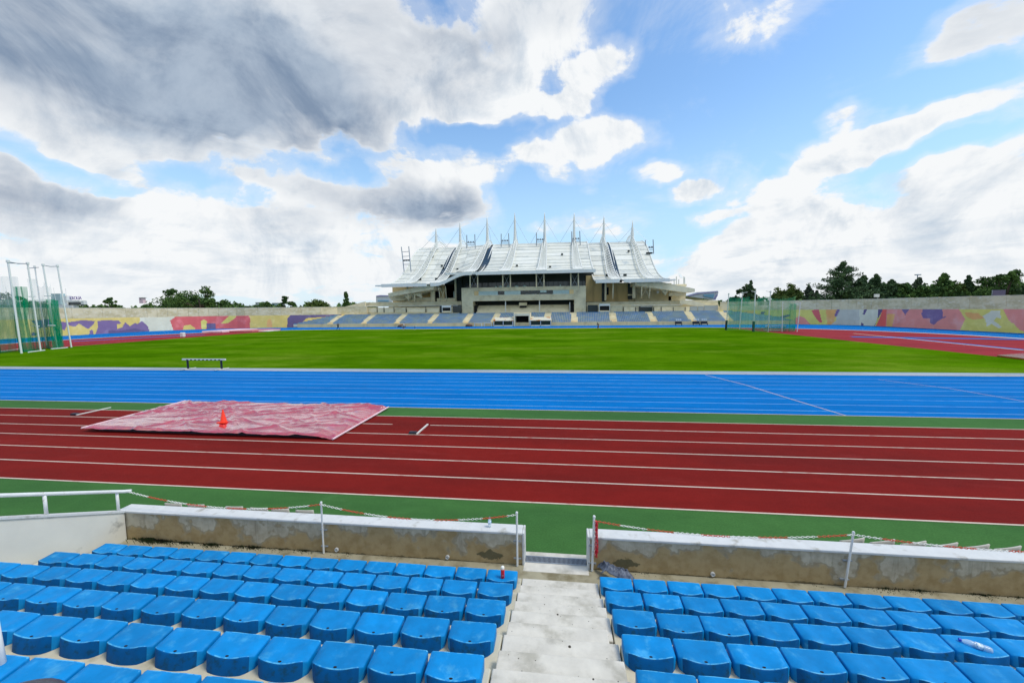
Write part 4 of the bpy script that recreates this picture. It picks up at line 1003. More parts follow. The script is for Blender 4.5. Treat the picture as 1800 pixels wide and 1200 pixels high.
# band stations by arc length along the side profile
stY = [119.0]; 
def arcst(prof, n):
    L = [0]; 
    for i in range(len(prof)-1): L.append(L[-1]+(prof[i+1]-prof[i]).length)
    out = []
    for j in range(n+1):
        s_ = L[-1]*j/n
        for i in range(len(L)-1):
            if L[i] <= s_ <= L[i+1]+1e-6: out.append(prof[i].x+(prof[i+1].x-prof[i].x)*(s_-L[i])/(L[i+1]-L[i])); break
    return out
rr = random.Random(8)
roofm = [M['roof'], mat('roof_sheet_dull', lin(208,210,200), .5, .10, .5, 0, 40, .5, col2=lin(172,180,178), c2t=(.5,.75), c2s=.3), mat('roof_sheet_light', lin(226,227,217), .42, .08, .5, 0, 40, .5, col2=lin(194,200,196), c2t=(.55,.8), c2s=.3)]
for sec, x0, x1, cuts in secs:
    ys = arcst(CP if sec == 'C' else SP, 16)
    xs = [x0]+cuts+[x1]
    # continuous under-sheet seen in the joints and as soffit
    b_ = MB(); nx_ = 14; vs = []
    for Y in ys:
        for i in range(nx_+1):
            X = x0+(x1-x0)*i/nx_; vs.append((X, Y, roofz(X, Y, sec)-.25))
    fs = [(j*(nx_+1)+i, j*(nx_+1)+i+1, (j+1)*(nx_+1)+i+1, (j+1)*(nx_+1)+i) for j in range(len(ys)-1) for i in range(nx_)]
    b_.add(vs, fs); b_.build('roof_underlay', M['roofj'], GS, fix=False)
    for c_ in range(len(xs)-1):
        xa, xb = xs[c_]+.05, xs[c_+1]-.05
        for j in range(len(ys)-1):
            ya, yb = ys[j]+(.07 if j else 0), ys[j+1]-.0
            n_ = 5; b_ = MB(); vs = []
            for zo in (0, -.22):
                for Y, lift in ((ya, .11), (yb, -.02)):
                    for i in range(n_+1):
                        X = xa+(xb-xa)*i/n_; vs.append((X, Y, roofz(X, Y, sec)+zo+lift))
            m_ = n_+1
            fs = [(i, i+1, m_+i+1, m_+i) for i in range(n_)]+[(2*m_+i, 2*m_+i+1, 3*m_+i+1, 3*m_+i) for i in range(n_)]+[(i, i+1, 2*m_+i+1, 2*m_+i) for i in range(n_)]+[(m_+i, m_+i+1, 3*m_+i+1, 3*m_+i) for i in range(n_)]+[(0, m_, 3*m_, 2*m_), (n_, m_+n_, 3*m_+n_, 2*m_+n_)]
            b_.add(vs, fs); b_.build('roof_panel', roofm[rr.choice((0,0,1,2))], GS)
    # eave fascia following the eave line
    b_ = MB(); n_ = 16; vs = []
    for i in range(n_+1):
        X = x0+(x1-x0)*i/n_; z = roofz(X, 119, sec); vs += [(X,118.6,z-.62),(X,118.6,z+.32),(X,119.3,z+.32),(X,119.3,z-.62)]
    fs = [(i*4+a_, (i+1)*4+a_, (i+1)*4+(a_+1)%4, i*4+(a_+1)%4) for i in range(n_) for a_ in range(4)]+[(0,1,2,3),(n_*4,n_*4+1,n_*4+2,n_*4+3)]
    b_.add(vs, fs); b_.build('eave_fascia', M['white'], GS)
    # edge tubes
    for X in (x0, x1):
        b_ = MB(); b_.tube([(X, Y, roofz(X, Y, sec)+.12) for Y in ys], .22, 7); b_.build('edge_tube', M['white'], GS, smooth=True)
# left tip of the central eave
b_ = MB(); b_.prism([(-25.0,118.7),(-34.6,119.0),(-35,119.5),(-32,120.6),(-25.0,122.6)], 'z', 15.75, 16.25); b_.build('eave_wing', M['white'], GS)
MB().prism([(-55.3,118.7),(-57.6,119.2),(-55.3,121)], 'z', 12.55, 12.95).build('eave_wing', M['white'], GS)
MB().prism([(31.8,118.7),(33.6,119.2),(31.8,124)], 'z', 12.6, 13.0).build('eave_wing', M['white'], GS)
# dark clerestory slots between sections
for xa, xb in ((-40.7,-39.4),(-26.3,-25.0),(17.7,19.0)):
    b_ = MB(); ys = arcst(SP, 24)[1:-8]; vs = []; xc = (xa+xb)/2; n_ = len(ys)
    for i, Y in enumerate(ys):
        z = roofz(xc, Y, 'S2' if xa < -20 else 'S'); w_ = .5+1.0*sin(pi*i/(n_-1)); hgt = .15+.9*sin(pi*i/(n_-1)); lf = 1 if xa > -30 else -1
        vs += [(xc-w_, Y, z+(hgt if lf > 0 else .12)), (xc+w_, Y, z+(.12 if lf > 0 else hgt)), (xc-w_, Y, z-.6), (xc+w_, Y, z-.6)]
    b_.add(vs, [(4*i+a_, 4*i+c_, 4*i+4+c_, 4*i+4+a_) for i in range(n_-1) for a_, c_ in ((0,1),(1,3),(3,2),(2,0))]); b_.build('dark_slot', M['glass'], GS, fix=False)
# ribs, arches, masts, stays
MX = [-47.9,-38.2,-27.4,-16.6,-5.2,5.9,16.9,27.3]
MT = [37.2,39.2,40.6,41.6,41.2,40.7,39.3,37.0]
for i, X in enumerate(MX):
    sec = 'C' if i in (3,4,5) else ('S2' if i in (1,2) else 'S')
    ys = [119.6+(152.0-119.6)*j/22 for j in range(23)]
    wd = lambda Y: 1.55-.8*(Y-119)/34
    hh = lambda Y: .45+.9*sin(pi*max(0,min(1,(Y-119)/40)))
    L_ = [(X-wd(Y), Y, roofz(X,Y,sec)+hh(Y)) for Y in ys]; R_2 = [(X+wd(Y), Y, roofz(X,Y,sec)+hh(Y)) for Y in ys]
    b_ = MB(); b_.tube(L_, .17, 6); b_.tube(R_2, .17, 6); rib = b_.build('roof_rib', M['white'], GS, smooth=True)
    b_ = MB()
    for j in range(22):
        b_.tube([L_[j], R_2[j+1]], .09, 4); b_.tube([R_2[j], L_[j+1]], .09, 4); b_.tube([L_[j], R_2[j]], .08, 4)
        b_.tube([L_[j], (X, ys[j], roofz(X,ys[j],sec)+.1)], .07, 4); b_.tube([R_2[j], (X, ys[j], roofz(X,ys[j],sec)+.1)], .07, 4)
    b_.build('lattice', M['white'], rib)
    # arched fan over the crest
    n_ = 12; top = []; bot = []
    for j in range(n_+1):
        t = j/n_; Y = 146+26*t; top.append((X, Y, roofz(X,min(Y,169),sec)*.0+27.2+1.2*t+4.9*sin(pi*min(1,t*1.0))**.8)); bot.append((X, Y, 27+2.6*sin(pi*t)))
    b_ = MB(); b_.tube(top, .17, 6)
    for j in range(n_+1):
        b_.tube([(X,154,28.3), top[j]], .07, 4)
        if j < n_: b_.tube([bot[j], top[j+1]], .07, 4)
    b_.build('crest_arch', M['white'], GS)
    zb = roofz(X,152,sec)
    b_ = MB(); b_.lathe((X,153,0), [(1.35,zb-.3),(.8,zb+1.2),(.6,zb+2.8),(.48,zb+5),(.36,MT[i]-2.5),(.2,MT[i]-.9),(.05,MT[i]+.3)], 10)
    ms = b_.build('mast', M['white'], GS, smooth=True)
    b_ = MB()
    for dx, dy in ((-5.4,-2),(5.4,-2),(0,15)):
        b_.tube([(X,153,MT[i]-2.2),(X+dx,153+dy,zb+(.4 if dy < 0 else 0))], .045, 4)
    b_.build('stay_cable', M['grey_metal'], ms)
# floodlight frames on the crest
for (xa, xb, yt, yb_, Y) in ((820.5,835.5,413,437,150),(881,895,411,434,150),(943,957,409,432,150),(1005,1020,407,431,150),(1134.5,1149,422,446,150),(705.5,719.5,434,478,136)):
    fo = empty('floodlight_frame', tuple(P((xa+xb)/2, yb_, Y)), {820.5:'H-shaped floodlight frame between the second and third spires from the left',881:'H-shaped floodlight frame just left of the fourth spire',943:'H-shaped floodlight frame by the fifth spire',1005:'H-shaped floodlight frame by the sixth spire',1134.5:'floodlight frame to the right of the last spire',705.5:'tall leaning floodlight frame at the left end of the roof'}[xa], 'floodlight frame', 'floodlight frames on the grandstand roof')
    ln_ = 5 if yt == 434 else 0
    b_ = MB(); A0, A1 = P(xa+ln_,yb_,Y), P(xa,yt,Y); B0, B1 = P(xb+ln_*.6,yb_,Y), P(xb-1,yt-1,Y)
    b_.tube([A0,A1], .17, 6); b_.tube([B0,B1], .17, 6); b_.build('post', M['grey_metal'], fo)
    b_ = MB()
    for f_ in ((.28,.42) if not ln_ else (.30,.48,.62,.8)): b_.tube([A0.lerp(A1,f_), B0.lerp(B1,f_)], .10, 5)
    b_.build('crossbar', M['grey_metal'], fo)
    b_ = MB()
    for q in (.2,.5,.8):
        c_ = A0.lerp(A1,.42).lerp(B0.lerp(B1,.42), q); b_.box(c_.x-.28,c_.x+.28,c_.y-.3,c_.y+.1,c_.z+.1,c_.z+.55)
    b_.build('lamp_head', M['grey_metal'] if not ln_ else M['dark'], fo)
# black loudspeakers and lamps resting on the roof
for (x, y) in ((739,492),(768.5,492),(761,452),(777.5,468),(1067,485.5),(1098,485),(1104.5,442.5),(1137,446),(1141,446),(1144.5,446),(988,448),(909,468),(967,470),(805,474),(845,471)):
    X = P(x,y,130).x
    Yq = 130
    for _ in range(30):
        p_ = P(x,y,Yq); zr_ = roofz(p_.x, Yq, 'C' if -25 < p_.x < 10.8 else 'S'); Yq += (zr_-p_.z)*-.6; Yq = max(119.3, min(160, Yq))
    p_ = P(x,y,Yq)
    sbig = .5 if y > 480 else .35
    MB().box(p_.x-sbig, p_.x+sbig, Yq-.9, Yq-.3, p_.z-.1, p_.z+sbig*1.3).build('roof_lamp', M['dark'], GS, bevel=.05)

# ------------------------------------------------------------------ small items along the far track
for i, (x, lb) in enumerate(((1193,'dark bench with pale items in front of the stand, left of the right cage'),(1224,'first dark bench close to the right cage, in front of the stand'),(1238,'second dark bench close to the right cage'))):
    p = P(x, 572, 111.5); o = empty('bench', (p.x,111.5,0), lb, 'bench')
    MB().box(p.x-.9,p.x+.9,111.3,111.8,.4,.5).build('seat', M['padb'], o); MB().box(p.x-.9,p.x+.9,111.8,111.9,.5,1.0).build('backrest', M['padb'], o)
    for s_ in (-.8,.8): MB().box(p.x+s_-.05,p.x+s_+.05,111.35,111.75,0,.4).build('leg', M['padb'], o)
    for q in range(3): MB().box(p.x-.7+.5*q,p.x-.4+.5*q,111.4,111.6,1.25,1.75).build('item', M['white'], o)
for (x0,x1,lb) in ((851,864,'low white-framed table before the lower stand, left of the dugouts'),(834,847,'low white-framed bench with clutter before the lower stand, left of the white table')):
    p, q = P(x0,570,111.8), P(x1,570,111.8); o = empty('white_table', ((p.x+q.x)/2,111.8,0), lb, 'table')
    MB().box(p.x,q.x,111.5,112.1,.95,1.02).build('table_top', M['white'], o)
    for xx in (p.x+.06,q.x-.06): MB().box(xx-.05,xx+.05,111.55,112.0,0,.95).build('leg', M['white'], o)
for (x, w_, c_, lb) in ((706,2.6,'rust','brown covered heap at the foot of the aisle left of centre'),(824,2.2,'rust','brown covered heap left of the white tables')):
    p = P(x,571,111.9); MB().lathe((p.x,112,0), [(w_*.5,0),(w_*.42,.5),(w_*.2,.75),(.1,.8)], 9).build('covered_heap', mat('heap_brown%d' % x, lin(92,66,54), .9, .3, 3), smooth=True, label=lb, cat='heap')
# pits, mats, small bits in the end zones
def slab(x0,x1,y0,y1,h,mt,name,lb,cat):
    a_, c_ = G(x0,y1), G(x1,y1); f_ = G((x0+x1)/2,y0)
    return MB().box(a_.x, c_.x, a_.y, max(f_.y, a_.y+1), .02, h).build(name, mt, bevel=.05, label=lb, cat=cat)
slab(355,388,581.0,585,.45,M['mat_pink'],'landing_mat','pale pink covered mat on the far left red end zone','mat')
slab(395,440,580.5,584,.35,mat('mat_red',lin(190,110,110),.6,.1,1),'landing_mat','reddish covered mat right of the pale pink one in the left end zone','mat')
slab(445,468,581.3,583,.2,M['white'],'landing_mat','flat white cover at the edge of the grass, left far side','cover')
p = G(319, 592.5); MB().box(p.x-.35,p.x+.35,p.y,p.y+.6,.02,.9).build('white_block', M['white'], bevel=.08, label='small white block standing at the left edge of the grass', cat='block')
p = G(1775, 628); b_ = MB(); 
pts = [G(1752,627),G(1800,623.5),G(1870,632),G(1800,633)]
b_.prism([(v.x,v.y) for v in pts], 'z', .03, .16); b_.build('pale_tarpaulin', tp, label='pale pink tarpaulin lying on the red end zone at the right edge', cat='tarpaulin')
p = P(305, 579, 104); o = empty('trolley', (p.x,p.y,0), 'small dark frame trolley by the left mural wall', 'trolley')
b_ = MB(); w_ = 1.0
for dx in (-w_,w_):
    b_.tube([(p.x+dx,104,0),(p.x+dx,104,1.3)], .07, 5)
b_.tube([(p.x-w_,104,.5),(p.x+w_,104,.5)], .07, 5); b_.tube([(p.x-w_,104,1.3),(p.x+w_,104,1.0)], .06, 5); b_.build('frame', M['dark'], o)

# ------------------------------------------------------------------ throwing cages
def netmat(name, col, a, a2, fold=9):
    mt = bpy.data.materials.new(name); mt.use_nodes = True; t = mt.node_tree; k = N(t)
    for n_ in list(t.nodes): t.nodes.remove(n_)
    co = k.new('ShaderNodeTexCoord').outputs['Object']; mp = k.new('ShaderNodeMapping'); mp.inputs['Scale'].default_value = (1,1,.12); t.links.new(co, mp.inputs[0])
    al = k.rng(k.noise(mp.outputs[0], 1.6, 5, .6), .35, .68, a, a2)
    df = k.new('ShaderNodeBsdfDiffuse'); df.inputs[0].default_value = (*col,1); tl = k.new('ShaderNodeBsdfTranslucent'); tl.inputs[0].default_value = (*col,1)
    m1 = k.new('ShaderNodeMixShader'); m1.inputs[0].default_value = .5; t.links.new(df.outputs[0], m1.inputs[1]); t.links.new(tl.outputs[0], m1.inputs[2])
    tr = k.new('ShaderNodeBsdfTransparent'); m2 = k.new('ShaderNodeMixShader'); t.links.new(al, m2.inputs[0]); t.links.new(tr.outputs[0], m2.inputs[1]); t.links.new(m1.outputs[0], m2.inputs[2])
    ou = k.new('ShaderNodeOutputMaterial'); t.links.new(m2.outputs[0], ou.inputs[0]); return mt
NG = netmat('green_net', lin(0,140,104), .30, .58); NGd = netmat('gathered_green_net', lin(0,170,120), .32, .66); NGl = netmat('light_green_net', lin(70,170,128), .22, .40); NW = netmat('pale_upper_net', lin(205,228,226), .2, .42)
def net(par, pts, z0, z1, mt, scallop=0, name='net', wob=.12):
    seg = []
    for i in range(len(pts)-1):
        p, q = Vector(pts[i]), Vector(pts[i+1]); n_ = max(4, int((q-p).length/.35))
        for j in range(n_): seg.append((p.lerp(q, j/n_), j/n_))
    seg.append((Vector(pts[-1]), 0)); nz_ = 10; vs = []
    for i, (p, u) in enumerate(seg):
        zt = z1-scallop*4*u*(1-u)
        for j in range(nz_+1):
            f_ = j/nz_; o_ = wob*sin(i*1.7+f_*3)*(1-f_*.5)
            vs.append((p.x+o_*.6, p.y+o_, z0+(zt-z0)*f_))
    fs = [(i*(nz_+1)+j, (i+1)*(nz_+1)+j, (i+1)*(nz_+1)+j+1, i*(nz_+1)+j+1) for i in range(len(seg)-1) for j in range(nz_)]
    b_ = MB(); b_.add(vs, fs); return b_.build(name, mt, par, smooth=True, fix=False)
LC = empty('throwing_cage', (-70, 45, 0), 'tall throwing cage with green nets on leaning white posts at the left edge', 'throwing cage', 'green-netted throwing cages')
def cpost(par, b0, t0, r=.10, mt='metalw'):
    w_ = G(*b0); tt = P(*t0, w_.y+.0); o_ = MB(); o_.tube([w_, tt], r, 8); o_.lathe(tt, [(r*1.7,-.1),(r*1.7,.18)], 8); return o_.build('post', M[mt], par, smooth=True, auto=40), w_, tt
tops = []
for b0, t0, r in (((38,621),(14,460),.10),((71.5,616.5),(48.5,463.5),.09),((82,607),(61,469),.08),((100.5,612),(75.5,466),.09),((125.5,610.5),(101,468),.09),((23,573),(10,505),.05),((107,575),(94,507),.05),((125,575),(115,508),.05),((3,590),(-10,470),.09),((43,577),(31,505),.05)):
    _, w_, tt = cpost(LC, b0, t0, r); tops.append(tt)
for p, q in ((0,1),(3,4)): 
    mid = (tops[p]+tops[q])/2+Vector((0,0,-.12)); MB().tube([tops[p], mid, tops[q]], .05, 5).build('top_rail', M['grey_metal'], LC)
MB().tube([tops[1], tops[1]+Vector((-1.2,-1,.0))], .05, 5).build('top_rail', M['grey_metal'], LC); MB().tube([tops[2]+Vector((-1.4,0,-.2)), tops[2]+Vector((.7,0,-.1))], .05, 5).build('top_rail', M['grey_metal'], LC)
for a_, c_ in (((50,620.5),(79,617.0)),((90,614.8),(119,612.2)),((-5,620),(34,615))): MB().tube([G(*a_)+Vector((0,0,.12)), G(*c_)+Vector((0,0,.12))], .07, 5).build('foot_bar', M['metalw'], LC)
for (p, y, wd) in ((62,573,8),(90,572,8),(56,521,7),(84,520,8)):
    q = P(p, y, 44.5); MB().tube([q+Vector((-.5,0,0)), q+Vector((.6,0,0))], .06, 5).build('clamp', M['metalw'], LC)
g = lambda x, y: tuple(G(x,y).xy)
net(LC, [g(-60,618), g(2,622), g(33,618)], .1, 6.0, NG)
net(LC, [g(33,618), g(45,619), g(57,618)], .05, 8.3, NGd, wob=.3, name='gathered_net')
net(LC, [g(57,618), g(70,615), g(82,612)], .05, 6.6, NG)
net(LC, [g(90,614), g(100,612.5), g(110,609)], .05, 6.8, NGd, wob=.25, name='gathered_net')
net(LC, [g(82,612), g(90,614)], .05, 6.6, NG)
net(LC, [g(-60,600), g(10,600), g(60,598), g(105,600)], .1, 7.6, NGl)
net(LC, [g(-50,610), g(0,613), g(44,611)], 5.8, 10.2, NW, name='upper_net')
net(LC, [g(60,611), g(76,610)], 5.5, 9.9, NW, name='upper_net'); net(LC, [g(76,610), g(90,610), g(101,609)], 5.6, 9.6, NW, .9, name='upper_net')
RC = empty('throwing_cage', (41, 82, 0), 'green-netted throwing cage on white posts by the right end of the grass', 'throwing cage', 'green-netted throwing cages')
rt_ = []
for b0, t0, r in (((1276,580),(1281,517),.09),((1300,579),(1305,515),.08),((1324,583),(1328,513),.10),((1350,583),(1354.5,513),.10),((1401,583),(1407,533),.07),((1374.5,583),(1376,532),.06)):
    _, w_, tt = cpost(RC, b0, t0, r); rt_.append((w_, tt))
b_ = MB()
for i in (1,2,3):
    tt = rt_[i][1]; b_.tube([tt, tt+Vector((-.9 if i != 1 else .9,-.3,.15))], .05, 5)
b_.build('arm', M['metalw'], RC)
for i in (0,2):
    w_, tt = rt_[i]; d = (tt-w_).normalized(); b_ = MB(); b_.tube([w_+Vector((0,0,.02)), w_+d*2.0], .22, 10); b_.build('post_pad', M['padb'], RC, smooth=True, auto=40)
net(RC, [g(1277,581), g(1300,580), g(1324,583.2)], .1, 5.6, NGl, .35); 
net(RC, [g(1324,583.5), g(1350,583.6), g(1388,582.6)], .1, 5.0, NGl, .9); net(RC, [g(1386,583), g(1392,583.2), g(1398,582.4)], .05, 5.2, NGd, wob=.25, name='gathered_net')
net(RC, [g(1280,578.5), g(1300,578.5), g(1345,580), g(1396,581)], .1, 6.7, NGl, .5)
net(RC, [g(1324,583), g(1350,583), g(1398,582)], .02, .9, NG)
net(RC, [g(1280,577.5), g(1316,577.5)], 5.0, 7.0, NG, .3, name='upper_net'); net(RC, [g(1330,581.5), g(1342,581.5)], 5.0, 6.7, NG, .2, name='upper_net'); net(RC, [g(1343,582), g(1353,582)], 5.0, 6.8, NG, .2, name='upper_net')
b_ = MB(); a_, c_ = G(1344,581), G(1374,581); b_.box(a_.x,c_.x,a_.y,a_.y+.6,.02,.1); b_.build('throwing_circle_rim', M['pvc'], RC)

# ------------------------------------------------------------------ people
def person(loc, joints, lb, top, bottom, hgt=1.75, face=0.0, bare=True):
    """joints: name -> (x, y, z) in units of the standing height, x to the side, y forward"""
    J = dict(pelvis=(0,0,.53), chest=(0,.0,.74), neck=(0,.01,.83), head=(0,.02,.90), crown=(0,.02,.965)); J.update(joints)
    E_ = [('pelvis','waist'),('waist','chest'),('chest','neck'),('neck','head'),('head','crown')]
    J.setdefault('waist', tuple((a+b)/2 for a, b in zip(J['pelvis'], J['chest'])))
    for s_ in 'LR': E_ += [('chest','sh'+s_),('sh'+s_,'el'+s_),('el'+s_,'wr'+s_),('wr'+s_,'ha'+s_),('pelvis','hi'+s_),('hi'+s_,'kn'+s_),('kn'+s_,'an'+s_),('an'+s_,'to'+s_)]
    R2 = dict(pelvis=.085, waist=.078, chest=.095, neck=.038, head=.060, crown=.040, sh=.042, el=.027, wr=.020, ha=.022, hi=.062, kn=.038, an=.024, to=.022)
    nm = list(J); me = bpy.data.meshes.new('person'); bm = bmesh.new(); sk = bm.verts.layers.skin.verify(); vm = {}
    for n_ in nm:
        v = bm.verts.new(Vector(J[n_])*hgt); vm[n_] = v; r_ = R2.get(n_, R2.get(n_[:2], .03))*hgt; v[sk].radius = (r_, r_); v[sk].use_root = (n_ == 'pelvis')
    for a_, c_ in E_: bm.edges.new((vm[a_], vm[c_]))
    bm.to_mesh(me); bm.free()
    ob = bpy.data.objects.new('person', me); COL.objects.link(ob)
    ob.modifiers.new('skin', 'SKIN').use_smooth_shade = True; ob.modifiers.new('sub', 'SUBSURF').levels = 1; ob.modifiers['sub'].render_levels = 1
    dg_ = bpy.context.evaluated_depsgraph_get(); m2 = bpy.data.meshes.new_from_object(ob.evaluated_get(dg_)); ob.modifiers.clear(); ob.data = m2
    for mt in (M['skin'], M[top], M[bottom], M['padb']): m2.materials.append(mt)
    hips = J['pelvis'][2]*hgt
    segs = [(vm_a, vm_b) for vm_a, vm_b in E_]
    def near(c):
        best = None
        for a_, b_ in E_:
            p, q = Vector(J[a_])*hgt, Vector(J[b_])*hgt; d = q-p; t_ = max(0, min(1, (c-p).dot(d)/max(1e-6, d.length_squared))); ds = (c-p-d*t_).length
            if best is None or ds < best[0]: best = (ds, a_, b_)
        return best
    for pl in m2.polygons:
        _, a_, b_ = near(pl.center)
        pl.use_smooth = True
        if b_ in ('head','neck'): pl.material_index = 0
        elif b_ == 'crown': pl.material_index = 3
        elif b_[:2] in ('wr','ha','el'): pl.material_index = 1 if b_[:2] == 'el' else 0
        elif b_[:2] in ('kn','hi') or b_ == 'waist': pl.material_index = 2 if b_ != 'waist' else 1
        elif b_[:2] == 'an': pl.material_index = 2 if not bare else 0
        elif b_[:2] == 'to': pl.material_index = 3
        else: pl.material_index = 1
    ob.location = loc; ob.rotation_euler = (0,0,face)
    return tag(ob, lb, 'person')
p = G(594.5, 579.6)
person((p.x,p.y,0), dict(shL=(-.11,0,.80),elL=(-.22,.0,.72),wrL=(-.33,0,.76),haL=(-.37,0,.78),shR=(.11,0,.80),elR=(.23,0,.74),wrR=(.33,.0,.68),haR=(.37,0,.66),
    hiL=(-.06,0,.50),knL=(-.14,.02,.27),anL=(-.20,-.02,.04),toL=(-.24,.05,.015),hiR=(.06,0,.50),knR=(.14,.02,.28),anR=(.22,0,.05),toR=(.27,.05,.02)),
    'person in dark clothes with arms and legs spread at the far grass edge', 'clothk', 'clothk', 1.78, 0, False)
run = dict(pelvis=(0,0,.52),chest=(0,.05,.73),neck=(0,.07,.82),head=(0,.09,.89),crown=(0,.10,.955),shL=(-.10,.05,.78),elL=(-.14,-.10,.70),wrL=(-.10,-.02,.60),haL=(-.09,.02,.59),shR=(.10,.05,.78),elR=(.14,.12,.66),wrR=(.08,.24,.72),haR=(.07,.27,.75),
    hiL=(-.05,0,.49),knL=(-.05,.16,.34),anL=(-.05,.06,.13),toL=(-.05,.13,.09),hiR=(.05,0,.49),knR=(.05,-.06,.27),anR=(.05,-.26,.16),toR=(.05,-.30,.10))
run['anL'] = (-.05,.06,.06); run['toL'] = (-.05,.14,.02); run['knL'] = (-.05,.12,.29)
p = G(1051.5, 580.0); person((p.x,p.y,0), run, 'runner in dark kit striding on the far track right of centre', 'clothk', 'clothk', 1.78, radians(90))
p = G(710, 578.6); person((p.x,p.y,0), run, 'runner in white top and dark shorts beside the distant hurdle', 'clothw', 'clothb', 1.75, radians(-90))

# ------------------------------------------------------------------ trees
def leafmat(name, c1, c2, sc_=.5):
    return mat(name, c1, .75, .35, 1.2, 0, 40, .15, col2=c2, c2t=(.42,.62), c2s=sc_)
LM = [leafmat('dark_leaf', lin(64,92,50), lin(98,126,62)), leafmat('olive_leaf', lin(76,96,44), lin(104,118,60)), leafmat('conifer_leaf', lin(66,90,62), lin(92,116,74)), leafmat('purple_leaf', lin(78,90,76), lin(104,116,90))]
def leaves(rg, cl, nper, ls, flat=1.0):
    """cl: array of (x,y,z,r) cluster spheres -> arrays of quads"""
    cl = np.array(cl); n_ = len(cl); idx = np.repeat(np.arange(n_), nper); m_ = len(idx)
    d = rg.normal(size=(m_,3)); d /= np.linalg.norm(d, axis=1)[:,None]; rr_ = rg.random(m_)**.45
    c = cl[idx,:3]+d*(cl[idx,3]*rr_)[:,None]*np.array([1,1,flat])
    a_ = rg.normal(size=(m_,3)); a_ /= np.linalg.norm(a_, axis=1)[:,None]; b_ = np.cross(a_, rg.normal(size=(m_,3))); b_ /= np.linalg.norm(b_, axis=1)[:,None]
    s_ = ls*(.5+rg.random(m_))[:,None]
    v = np.stack([c-a_*s_*.5-b_*s_*.3, c+a_*s_*.1-b_*s_*.45, c+a_*s_*.6, c-a_*s_*.1+b_*s_*.45], 1)
    return v.reshape(-1,3)
def crownobj(v, name, mt, par):
    me = bpy.data.meshes.new(name); n_ = len(v)//4; me.vertices.add(len(v)); me.vertices.foreach_set('co', v.astype(np.float32).ravel())
    me.loops.add(len(v)); me.loops.foreach_set('vertex_index', np.arange(len(v), dtype=np.int32)); me.polygons.add(n_)
    me.polygons.foreach_set('loop_start', np.arange(0,len(v),4,dtype=np.int32)); me.polygons.foreach_set('loop_total', np.full(n_,4,np.int32))
    me.materials.append(mt); me.update(calc_edges=True); o = bpy.data.objects.new(name, me); COL.objects.link(o)
    if par: o.parent = par; o.matrix_parent_inverse = Matrix.Translation(-par.location)
    return o
def tree(px, ptop, pw, Y, kind, lb, seed, grp, mi=0, pbase=548, dens=1.0):
    rg = np.random.default_rng(seed); c = P(px, pbase, Y); tz_ = P(px, ptop, Y).z; hw = abs(P(px+pw,540,Y).x-P(px-pw,540,Y).x)/2
    H_ = tz_; o = empty({'con':'conifer','cyp':'cypress_tree'}.get(kind,'broadleaf_tree'), (c.x, Y, 0), lb, 'tree', grp)
    tb = MB(); cl = []; ls = .0033*Y
    if kind == 'round':
        tb.tube([(c.x,Y,-.3),(c.x,Y,H_*.5)], [H_*.03,H_*.015], 8); n_ = 110
        for _ in range(n_):
            d = rg.normal(size=3); d /= np.linalg.norm(d); r_ = rg.random()**.4
            cl.append((c.x+d[0]*hw*.86*r_, Y+d[1]*hw*.8*r_, H_*.52+d[2]*H_*.42*r_, hw*.20))
    elif kind == 'broad':
        tb.tube([(c.x,Y,-.3),(c.x+hw*.04,Y,H_*.35),(c.x-hw*.05,Y,H_*.6)], [H_*.03,H_*.022,H_*.01], 8)
        nl = 13
        for i in range(nl):
            u = rg.uniform(-1,1); hx = c.x+u*hw*.8; hz = H_*(1-.05-.42*abs(u)**1.6-rg.random()*.22); yy = Y+rg.uniform(-.6,.6)*hw; rr_ = hw*rg.uniform(.14,.26)
            if i < 5: hz = H_*(.36+.2*rg.random()); rr_ = hw*.36
            tb.tube([(c.x,Y,H_*.3),((c.x+hx)/2,(Y+yy)/2,H_*.45),(hx,yy,hz-rr_*.3)], [H_*.014,H_*.009,H_*.004], 5)
            for _ in range(11):
                d = rg.normal(size=3); d /= np.linalg.norm(d); r_ = rg.random()**.5
                cl.append((hx+d[0]*rr_*1.1*r_, yy+d[1]*rr_*r_, min(hz+d[2]*rr_*.9*r_, H_-rr_*.25), rr_*rg.uniform(.38,.6)))
    elif kind == 'con':
        tb.tube([(c.x,Y,-.3),(c.x,Y,H_*.98)], [H_*.022,H_*.004], 7)
        lv = 20
        for i in range(lv):
            f_ = i/(lv-1); hz = H_*(.10+.88*f_); rad = 2.0*hw*(1-f_)**.85*rg.uniform(.75,1.15)+hw*.03
            nb_ = max(3, int(14*(1-f_)+3))
            for b_ in range(nb_):
                a_ = rg.uniform(0,2*pi); L_ = rad*rg.uniform(.7,1.3)
                tb.tube([(c.x,Y,hz-.0),(c.x+cos(a_)*L_,Y+sin(a_)*L_,hz+L_*.05)], [H_*.004,H_*.001], 4)
                for q in np.linspace(.25,1,5): cl.append((c.x+cos(a_)*L_*q, Y+sin(a_)*L_*q, hz+L_*.16*q-.02*H_*rg.random(), hw*.13*(1.25-.5*q)+.16))
    else:
        tb.tube([(c.x,Y,-.3),(c.x,Y,H_*.9)], [H_*.02,H_*.004], 7)
        for i in range(90):
            f_ = rg.random(); w_ = hw*(.95*sin(pi*min(1,.12+f_*.88))**.5 if f_ < .55 else (1-f_)**.7*1.25); a_ = rg.uniform(0,2*pi)
            cl.append((c.x+cos(a_)*w_*.7*rg.random()**.5, Y+sin(a_)*w_*.7, H_*(.03+.95*f_), hw*.26))
    tb.build('trunk', M['bark'], o, smooth=True)
    nper = {'round':80,'broad':46,'con':20,'cyp':50}[kind]
    crownobj(leaves(rg, cl, int(nper*dens), ls*{'con':.75}.get(kind,.9)), 'crown', LM[mi], o)
    return o
